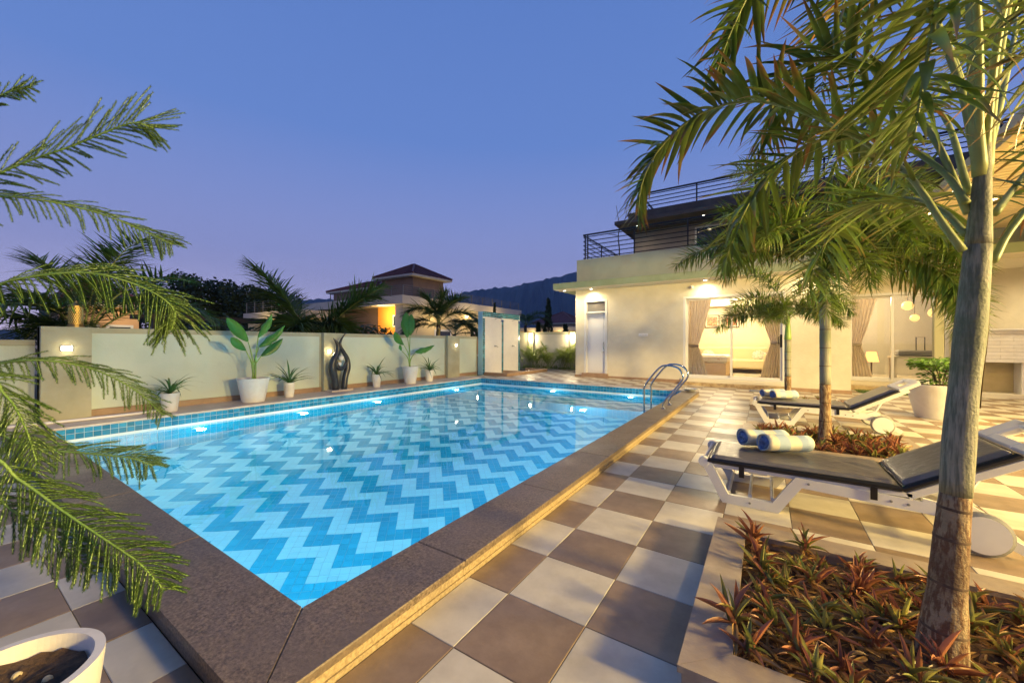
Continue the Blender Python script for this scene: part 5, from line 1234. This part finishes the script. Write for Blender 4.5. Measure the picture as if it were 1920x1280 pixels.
strand([(645, 727), (647, 708), (652, 688), (651, 673), (644, 660), (638, 648), (640, 636), (649.5, 622.5)], [.07, .07, .07, .055, .045, .035, .025, .004])
cres = [on_x(x, y, -8.25)-so_ for x, y in ((630, 676), (632, 686), (638, 691), (645, 688), (649, 678))]; MB().tube(bez(cres, 16), [.03+.022*math.sin(math.pi*i/16) for i in range(17)], 12).build('cradle', 'sculpt_black', scp, smooth=True)
for x, y, r_ in ((640, 671, .062), (637, 682, .045)): MB().sphere(on_x(x, y, -8.24)-so_, r_, 16, 10).build('ball', 'ball_white' if 'ball_white' in MATS else M('ball_white', (.8, .74, .6), rough=.3).name, scp, smooth=True)
def lantern(loc, label, h=.36, r_=.075):
    t = thing('lantern', label, 'lantern', loc); MB().lathe([(r_*1.2, 0), (r_*1.2, .02), (r_*1.08, .03), (r_*1.08, .05)], 24).build('foot', 'brass', t, smooth=False)
    mb = MB(); n, m = 20, 9
    for j in range(m):
        for k in range(n):
            z0 = .05+(h-.11)*j/m; z1 = .05+(h-.11)*(j+1)/m
            a, b = 2*math.pi*(k+(.5 if j % 2 else 0))/n, 2*math.pi*(k+.5+(.5 if j % 2 else 0))/n
            mb.tube([(r_*math.cos(a), r_*math.sin(a), z0), (r_*math.cos(b), r_*math.sin(b), z1)], .0045, 4, cap=False)
            b2 = 2*math.pi*(k-.5+(.5 if j % 2 else 0))/n; mb.tube([(r_*math.cos(a), r_*math.sin(a), z0), (r_*math.cos(b2), r_*math.sin(b2), z1)], .0045, 4, cap=False)
    mb.build('pierced_body', 'brass', t); MB().lathe([(r_*1.1, h-.06), (r_*1.1, h-.04), (r_*.8, h-.02), (.02, h), (.012, h+.03)], 24).build('lid', 'brass', t); MB().lathe([(r_*.8, .05), (r_*.8, h-.07)], 16).build('glass', 'frame_dark', t)
lantern((-8.62, 1.27, 1.442), 'pierced brass lantern standing on the leftmost wall pillar')
lantern((-8.64, 8.95, 1.44), 'small dark lantern on the wall top near the neighbour\'s door', .26, .05)

# ------------------------------------------------------------------ pot by the lounger, soil pot in the corner
pot('flower_pot', 'very large white tapered pot right of the far lounger', (2.42, 9.25, 0), .42, .30, .56)
fb = thing('leafy_shrub', 'bright green leafy shrub in the very large white pot', 'plant', (2.42, 9.25, .53)); rr = random.Random(6); lm = MB(); FL = leaf_mesh('leaf', 'ficus_leaf', .3, seg=3, prof='broad', ratio=.6)
sm = MB()
for k in range(9):
    a = k*.7; p = Vector((.12*math.cos(a), .12*math.sin(a), 0)); e = Vector((.24*math.cos(a), .24*math.sin(a), rr.uniform(.3, .42))); sm.tube(bez([p*.4, p*.8+Vector((0, 0, .18)), e], 5), .007, 5)
sm.build('stems', 'bark', fb)
for k in range(950):
    a = rr.uniform(0, 6.28); r_ = .36*math.sqrt(rr.random()); z = .36 + rr.uniform(-.10, .11)*(1-(r_/.4)**2*.6) if rr.random() < .8 else rr.uniform(.03, .3)
    if z < .28: r_ *= .7
    d = Vector((math.cos(a+rr.uniform(-.8, .8)), math.sin(a+rr.uniform(-.8, .8)), rr.uniform(-.5, .5))); L = rr.uniform(.05, .09)
    add_tpl(lm, FL, leaf_mtx(Vector((r_*math.cos(a), r_*math.sin(a), z)), d, L, L*.62, rr.uniform(-.6, .6)))
lm.build('leaves', 'ficus_leaf', fb, smooth=True)
pp = at_depth(12, 1285, .93); sp_ = pot('flower_pot', 'white pot with bare soil in the bottom left corner', (pp.x, pp.y, 0), .165, .12, .42, soil_drop=.035)
MB().sphere((.03, .06, .387), .010, 8, 6).sphere((-.05, .02, .387), .010, 8, 6).sphere((.08, .0, .387), .010, 8, 6).build('pebble', 'shelf_wood', sp_)
# ------------------------------------------------------------------ Norfolk pine at the left edge
rr = random.Random(17)
npb = Vector((-3.75, -.28, 0))
np_ = thing('norfolk_pine', 'Norfolk pine with drooping feathery branches reaching in from the left', 'tree', npb)
trunk_top = 3.3
MB().tube(bez([(0, 0, -.05), (.01, 0, 1.2), (-.01, .01, 2.3), (0, 0, trunk_top)], 20), [.05-.0019*i for i in range(21)], 10).build('trunk', 'bark', np_, smooth=True)
def branchlet(mb, p, d, L, dens, rr, droop):
    """a twig wrapped in short curved needles"""
    n = max(4, int(L/.0036*dens)); q = p.copy(); step = L/n; dirn = d.normalized(); twig = [p.copy()]
    for k in range(n):
        dirn = (dirn + Vector((0, 0, -droop/n))).normalized(); q = q+dirn*step
        if k % 6 == 5 or k == n-1: twig.append(q.copy())
        dd, s, u = frame(dirn)
        for j in range(6):
            a = rr.uniform(0, 6.28); rad = s*math.cos(a)+u*math.sin(a); nl = .0125*rr.uniform(.7, 1.15)*(1 if k < n*.85 else .8)
            tip = q + rad*nl*.78 + dirn*nl*.95; w = rad.cross(dirn)*.0011
            o = len(mb.v); mb.v += [tuple(q-w), tuple(q+w), tuple(tip)]; mb.uv += [(0, 0), (0, 1), (1, .5)]; mb.f.append((o, o+1, o+2))
    return twig
def pine_branch(pts, lmax, nb, fan=0.0, droop=.9, dens=1.0, side_tilt=-.25, start=.25, roll=.75):
    path = bez([q if isinstance(q, Vector) else at_depth(q[0]-22*max(0, q[0])/320, q[1], q[2]) for q in pts], 40); m = len(path)-1
    loc = [q-npb for q in path]
    br = MB().tube(loc, [.005*(1-.75*i/m)+.001 for i in range(m+1)], 6).build('branch', 'stem_green', np_, smooth=True)
    mb = MB(); tw = MB()
    branchlet_tip = loc[-1]
    for k in range(nb):
        t = start+(1-start)*(k+.5)/nb; u = t*m; i = min(int(u), m-1); p = loc[i].lerp(loc[i+1], u-i); tg = (loc[i+1]-loc[i]).normalized(); d, s, up_ = frame(tg, roll=roll)
        L = lmax*(.45+.55*math.sin(math.pi*min(1, .15+.75*t)))*rr.uniform(.8, 1.12)*(1 if t < .9 else .75)
        for sg in (1, -1):
            dv = (tg*rr.uniform(.65, 1.15) + s*sg*rr.uniform(.6, 1.0) + up_*(side_tilt*.4+rr.uniform(-.25, .25)+fan)).normalized()
            pts_ = branchlet(mb, p, dv, L*rr.uniform(.7, 1.1), dens, rr, droop*rr.uniform(.25, .6)); tw.tube(pts_, .0016, 4, cap=False)
    # needles on the branch itself
    for i in range(int(m*.2), m):
        pts_ = branchlet(mb, loc[i], loc[i+1]-loc[i], (loc[i+1]-loc[i]).length, 1.3, rr, 0)
    mb.build('needles', 'needle', br, kind='stuff'); tw.build('twigs', 'stem_green', br)
def tk(z): return npb + Vector((0, 0, z))
pine_branch([tk(2.75), (-120, 250, 1.9), (0, 180, 1.9), (62, 162, 1.9)], 0.111, 26, droop=.3, roll=1.3)
pine_branch([tk(2.25), (-150, 420, 1.85), (0, 325, 1.85), (150, 272, 1.85), (260, 232, 1.87), (308, 240, 1.9)], 0.255, 43, droop=.35, side_tilt=-.1, roll=1.25)
pine_branch([tk(2.1), (-100, 360, 2.0), (60, 372, 2.0), (200, 400, 2.05), (300, 438, 2.1), (346, 458, 2.1)], 0.162, 43, droop=1.4, side_tilt=-.45, roll=1.0)
pine_branch([tk(1.62), (-120, 560, 1.75), (40, 522, 1.75), (180, 512, 1.78), (290, 540, 1.8), (350, 580, 1.8), (345, 622, 1.8)], 0.230, 56, droop=1.5, side_tilt=-.55, dens=1.1)
pine_branch([tk(1.2), (-100, 690, 1.9), (60, 675, 1.9), (180, 690, 1.95), (270, 730, 1.98), (328, 778, 2.0)], 0.136, 42, droop=1.5, side_tilt=-.6)
pine_branch([tk(1.0), (-60, 700, 1.55), (10, 740, 1.5), (50, 800, 1.5), (75, 870, 1.5)], 0.170, 31, droop=1.3, side_tilt=-.5)
pine_branch([tk(.85), (-60, 800, 1.75), (60, 838, 1.72), (180, 850, 1.72), (260, 858, 1.72), (306, 872, 1.72)], 0.145, 42, droop=1.1, side_tilt=-.35)
pine_branch([tk(.62), (-60, 850, 1.45), (40, 900, 1.42), (130, 960, 1.4), (210, 1010, 1.38), (280, 1055, 1.36), (330, 1105, 1.36)], 0.178, 55, droop=1.3, side_tilt=-.5, dens=1.1)
pine_branch([tk(.55), (-80, 900, 1.5), (30, 960, 1.42), (110, 1010, 1.38), (190, 1075, 1.36)], 0.145, 37, droop=1.4, side_tilt=-.5)
npp = thing('flower_pot', 'pot of the Norfolk pine beyond the left edge', 'pot', npb); MB().lathe([(.16, 0), (.23, .4), (.23, .42), (.2, .42), (.19, .36)], 28).build('pot_body', 'pot_white', npp)

# ------------------------------------------------------------------ palms and shrubs beyond the walls
def feather_palm(label, base, trunk_h, fronds, mat, n, lmax, seed, plum=22, wid=.062, fwd=.8, rtr=.09, name='palm_tree'):
    r2 = random.Random(seed); base = Vector(base); t = thing(name, label, 'palm tree', base)
    c = Vector((0, 0, trunk_h))
    MB().tube(bez([(0, 0, -.1), c*.5, c], 10), [rtr*(1.15-.03*i)*(1.06 if i % 2 else 1) for i in range(11)], 10).build('trunk', 'bark', t, smooth=True)
    for az, el, L, dr in fronds:
        make_frond(t, Vector((0, 0, 0)), frond_path(c+Vector((r2.uniform(-.05, .05), r2.uniform(-.05, .05), r2.uniform(-.1, .1))), az, el, L, dr), mat, n, lmax, wid, plum, r2, None, r0=.02, start=.22, fwd=fwd)
RIGHT = LEFT+math.pi; AWAY = TOCAM+math.pi
b = on_x(160, 700, -9.6); feather_palm('dark bushy palm behind the leftmost wall pillar', (b.x, b.y, 0), 1.25,
    [(RIGHT, 1.2, 2.3, 1.5), (RIGHT+.4, .95, 2.1, 1.7), (RIGHT-.3, 1.4, 2.2, 1.2), (LEFT, 1.2, 1.7, 1.7), (LEFT+.4, .9, 1.7, 1.7), (TOCAM, 1.1, 1.5, 1.9), (AWAY, 1.2, 1.6, 1.5), (LEFT-.2, .6, 1.4, 1.4), (LEFT+.1, 1.45, 1.6, 1.0), (RIGHT-.2, 1.5, 1.6, .9)], 'palm_dark', 75, .6, 41)
b = on_x(20, 700, -10.4); feather_palm('dark palm at the far left edge above the low wall', (b.x, b.y, 0), .8,
    [(RIGHT, 1.1, 1.8, 1.5), (LEFT, 1.2, 1.8, 1.5), (TOCAM, 1.0, 1.5, 1.8), (RIGHT+.5, .7, 1.7, 1.4), (LEFT+.5, .8, 1.6, 1.5), (AWAY, 1.3, 1.7, 1.1)], 'palm_dark', 60, .55, 42)
b = on_x(585, 690, -10.6); feather_palm('feathery palm with two tall fans behind the wall left of the sculpture', (b.x, b.y, 0), 1.25,
    [(LEFT, 1.12, 2.75, .45), (LEFT+.2, 1.25, 1.6, 2.4), (RIGHT, .82, 2.5, .35), (RIGHT-.2, 1.2, 1.5, 2.2), (TOCAM, 1.1, 1.4, 2.4), (AWAY, 1.0, 1.5, 1.8), (LEFT-.35, 1.0, 2.4, .7), (RIGHT+.3, .95, 2.2, .7), (LEFT-.1, .45, 1.6, 1.8), (TOCAM+.5, .8, 1.3, 2.6), (TOCAM-.5, .9, 1.3, 2.6)], 'palm_dark', 95, 1.0, 43, wid=.04)
b = on_x(822, 690, -10.8); feather_palm('taller palm behind the wall in front of the orange house', (b.x, b.y, 0), 1.95,
    [(LEFT, 1.1, 1.6, 2.0), (LEFT+.4, .6, 1.6, 2.0), (RIGHT, .9, 1.7, 1.8), (RIGHT-.4, 1.25, 1.6, 1.2), (TOCAM, 1.1, 1.4, 2.0), (AWAY, 1.2, 1.5, 1.2), (RIGHT+.2, .5, 1.7, 1.6), (LEFT-.3, 1.45, 1.5, .8), (LEFT+.1, .3, 1.5, 1.4), (RIGHT-.1, 1.5, 1.4, .4)], 'palm_dark', 85, .75, 44, wid=.05)
b = on_x(852, 690, -11.6); feather_palm('short dark-trunked palm right of the taller palm', (b.x, b.y, 0), 1.6, [(RIGHT, .8, 1.5, 1.7), (LEFT, 1.1, 1.3, 1.6), (TOCAM, .9, 1.2, 1.8), (AWAY, 1.0, 1.4, 1.4), (RIGHT+.5, 1.2, 1.4, 1.5), (RIGHT-.2, .35, 1.4, 1.2)], 'palm_dark', 46, .5, 45)
b = on_x(885, 690, -12.4); feather_palm('thin palm trunk beside the shower wall', (b.x, b.y, 0), 2.0, [(RIGHT, .7, 1.1, 1.7), (LEFT, .8, 1.0, 1.7), (TOCAM, .7, 1.0, 1.8), (AWAY, 1.0, 1.1, 1.5)], 'palm_dark', 36, .4, 46)
b = on_y(985, 690, 18.5); feather_palm('arching palm behind the right end of the shower wall', (b.x, b.y, 0), 2.2, [(RIGHT, .9, 1.7, 1.9), (RIGHT+.4, .5, 1.6, 1.7), (LEFT, .9, 1.2, 1.9), (TOCAM, .9, 1.3, 1.9), (AWAY, 1.1, 1.4, 1.5), (RIGHT-.4, 1.2, 1.6, 1.8)], 'palm_dark', 46, .6, 47)
# areca row before the rear wall
r3 = random.Random(5)
for i, px in enumerate((992, 1012, 1032, 1052, 1072)):
    p = on_y(px, 680, 15.05 + (i % 2)*.2); t = thing('areca_palm', 'yellow-green areca palm clump before the rear wall, ' + ('first from the showers', 'second from the showers', 'middle one of five', 'second from the villa corner', 'nearest the villa corner')[i], 'palm tree', (p.x, p.y, 0.0), group='areca palms along the rear wall')
    for k in range(9):
        az = r3.uniform(0, 6.28); b = Vector((r3.uniform(-.15, .15), r3.uniform(-.15, .15), 0))
        make_frond(t, Vector((0, 0, 0)), frond_path(b, az, r3.uniform(1.1, 1.45), r3.uniform(.9, 1.55), r3.uniform(.5, 1.2)), 'areca_leaf', 26, .34, .075, 20, r3, None, r0=.010, start=.3, fwd=.8)
hb_ = MB(); hd_ = random.Random(2)
for k in range(1500):
    x, y, z = hd_.uniform(-9.4, -5.6), hd_.uniform(15.05, 15.5), abs(hd_.gauss(0, .10))
    d = Vector((hd_.uniform(-1, 1), hd_.uniform(-1, 1), hd_.uniform(-.2, 1))); L = hd_.uniform(.05, .12); add_tpl(hb_, FL, leaf_mtx(Vector((x, y, z)), d, L, L*.35))
tag(hb_.build('ground_cover', 'areca_leaf', kind='stuff'), 'low leafy ground cover at the foot of the rear wall', 'ground cover')
# leafy masses: trees and shrubs
def crown(mb, c, r, n, size, rr, tpl, core=.35):
    for k in range(n):
        d = Vector((rr.gauss(0, 1), rr.gauss(0, 1), rr.gauss(0, 1))).normalized(); q = core+(1-core)*rr.random()**.45
        p = Vector((c[0]+d.x*r[0]*q, c[1]+d.y*r[1]*q, c[2]+d.z*r[2]*q)); L = size*rr.uniform(.6, 1.3)
        add_tpl(mb, tpl, leaf_mtx(p, Vector((rr.uniform(-1, 1), rr.uniform(-1, 1), rr.uniform(-.6, .6))), L, L*.7, rr.uniform(-1, 1)))
TL = leaf_mesh('leaf', 'tree_leaf', .3, seg=2, prof='broad')
def tree(label, px, ytop, depth, w, seed, name='tree'):
    r2 = random.Random(seed); q = at_depth(px, 642, depth); h = at_depth(px, ytop, depth).z
    t = thing(name, label, 'tree', (q.x, q.y, 0), group='dark trees beyond the garden wall')
    MB().tube([(0, 0, -.1), (r2.uniform(-.2, .2), 0, h*.5), (0, 0, h*.85)], [.18, .13, .05], 8).build('trunk', 'bark', t, smooth=True)
    mb = MB()
    lobes = [((0, 0, h*.55), (w*.55, w*.55, h*.42), 520)]
    for k in range(9): a = r2.uniform(0, 6.28); z = r2.uniform(.22, .86)*h; rr_ = w*.42*(1.1-abs(z/h-.5)); lobes.append(((math.cos(a)*w*.38, math.sin(a)*w*.38, z), (rr_, rr_, rr_*1.35), 230))
    for c, r_, n in lobes: crown(mb, c, r_, n, .36, r2, TL)
    mb.build('crown', 'tree_leaf', t)
for i, (px, yt, d, w) in enumerate(((262, 540, 46, 3.0), (306, 517, 40, 2.6), (336, 508, 42, 3.0), (376, 513, 39, 2.6), (402, 516, 41, 3.0), (430, 522, 43, 2.8), (452, 524, 40, 2.8), (482, 532, 44, 2.6), (512, 530, 45, 2.6), (555, 545, 55, 3.0))):
    tree('dark evergreen tree beyond the wall, ' + ('behind the pine branch tips', 'leftmost with a low crown', 'second tallest left of the row', 'tallest in the middle of the row', 'broad one in the middle of the row', 'pale-leaved one right of the middle', 'third from the right end', 'second from the right end of the row', 'last one before the feathery palm', 'far one between palm and house')[i], px, yt, d, w, 60+i)
def shrub(label, c, r, n, size, seed, mat='tree_leaf', tpl=None, cat='shrub', name='shrub', grp=None):
    r2 = random.Random(seed); t = thing(name, label, cat, (c[0], c[1], 0), group=grp); mb = MB(); crown(mb, (0, 0, c[2]), r, n, size, r2, tpl or TL, .2); mb.build('foliage', mat, t); MB().tube([(0, 0, -.05), (0, 0, c[2])], [.05, .03], 6).build('stem', 'bark', t)
for px, X, lab in ((560, -11.4, 'dark shrub mass under the feathery palm'), (650, -11.6, 'dark shrub between the feathery palm and the house'), (700, -12.4, 'dark shrub in front of the brown house wall'), (410, -12.6, 'dark shrub below the timber pergola')):
    p = on_x(px, 640, X); shrub(lab, (p.x, p.y, .95), (1.1, 1.1, .95), 1500, .16, int(px))
def cypress(label, p, h, w, seed):
    r2 = random.Random(seed); t = thing('cypress_tree', label, 'tree', p); mb = MB()
    for k in range(1500):
        z = r2.random()**1.3; rad = w*(1-z)**.7*(.5+.5*min(1, z*8))*math.sqrt(r2.uniform(.3, 1)); a = r2.uniform(0, 6.28)
        d = Vector((math.cos(a)*.4, math.sin(a)*.4, 1)); L = r2.uniform(.1, .22); add_tpl(mb, TL, leaf_mtx(Vector((rad*math.cos(a), rad*math.sin(a), .15+z*h)), d, L, L*.4, r2.uniform(-1, 1)))
    mb.build('crown', 'tree_leaf', t); MB().tube([(0, 0, -.05), (0, 0, h*.8)], [.06, .02], 6).build('trunk', 'bark', t)
for px, yt, Y, w, lab in ((1028, 563, 19.5, .36, 'tall narrow cypress above the rear wall'), (1009, 607, 19.0, .22, 'short cypress left of the tall narrow one'), (1060, 610, 20.5, .35, 'low dark shrub on the far side of the rear wall'), (927, 570, 24.0, .22, 'dark conifer tip behind the shower wall')):
    p = on_y(px, 642, Y); cypress(lab, (p.x, p.y, 0), on_y(px, yt, Y).z-.15, w, int(px))

# ------------------------------------------------------------------ evening haze
hz = MB().box(-3900, 3900, -3900, 3900, -2, 690)
ho = hz.build('haze', None, kind='stuff'); tag(ho, 'thin blue evening haze in front of the hills', 'haze')
hm = bpy.data.materials.new('haze'); hm.use_nodes = True; t = hm.node_tree; t.nodes.clear()
pv_ = t.nodes.new('ShaderNodeVolumePrincipled'); pv_.inputs['Color'].default_value = (0.50, 0.66, 1.0, 1); pv_.inputs['Density'].default_value = 0.00014; pv_.inputs['Anisotropy'].default_value = 0.0
ou = t.nodes.new('ShaderNodeOutputMaterial'); t.links.new(pv_.outputs[0], ou.inputs['Volume']); ho.data.materials.append(hm)
try: hm.cycles.homogeneous_volume = True
except Exception: pass
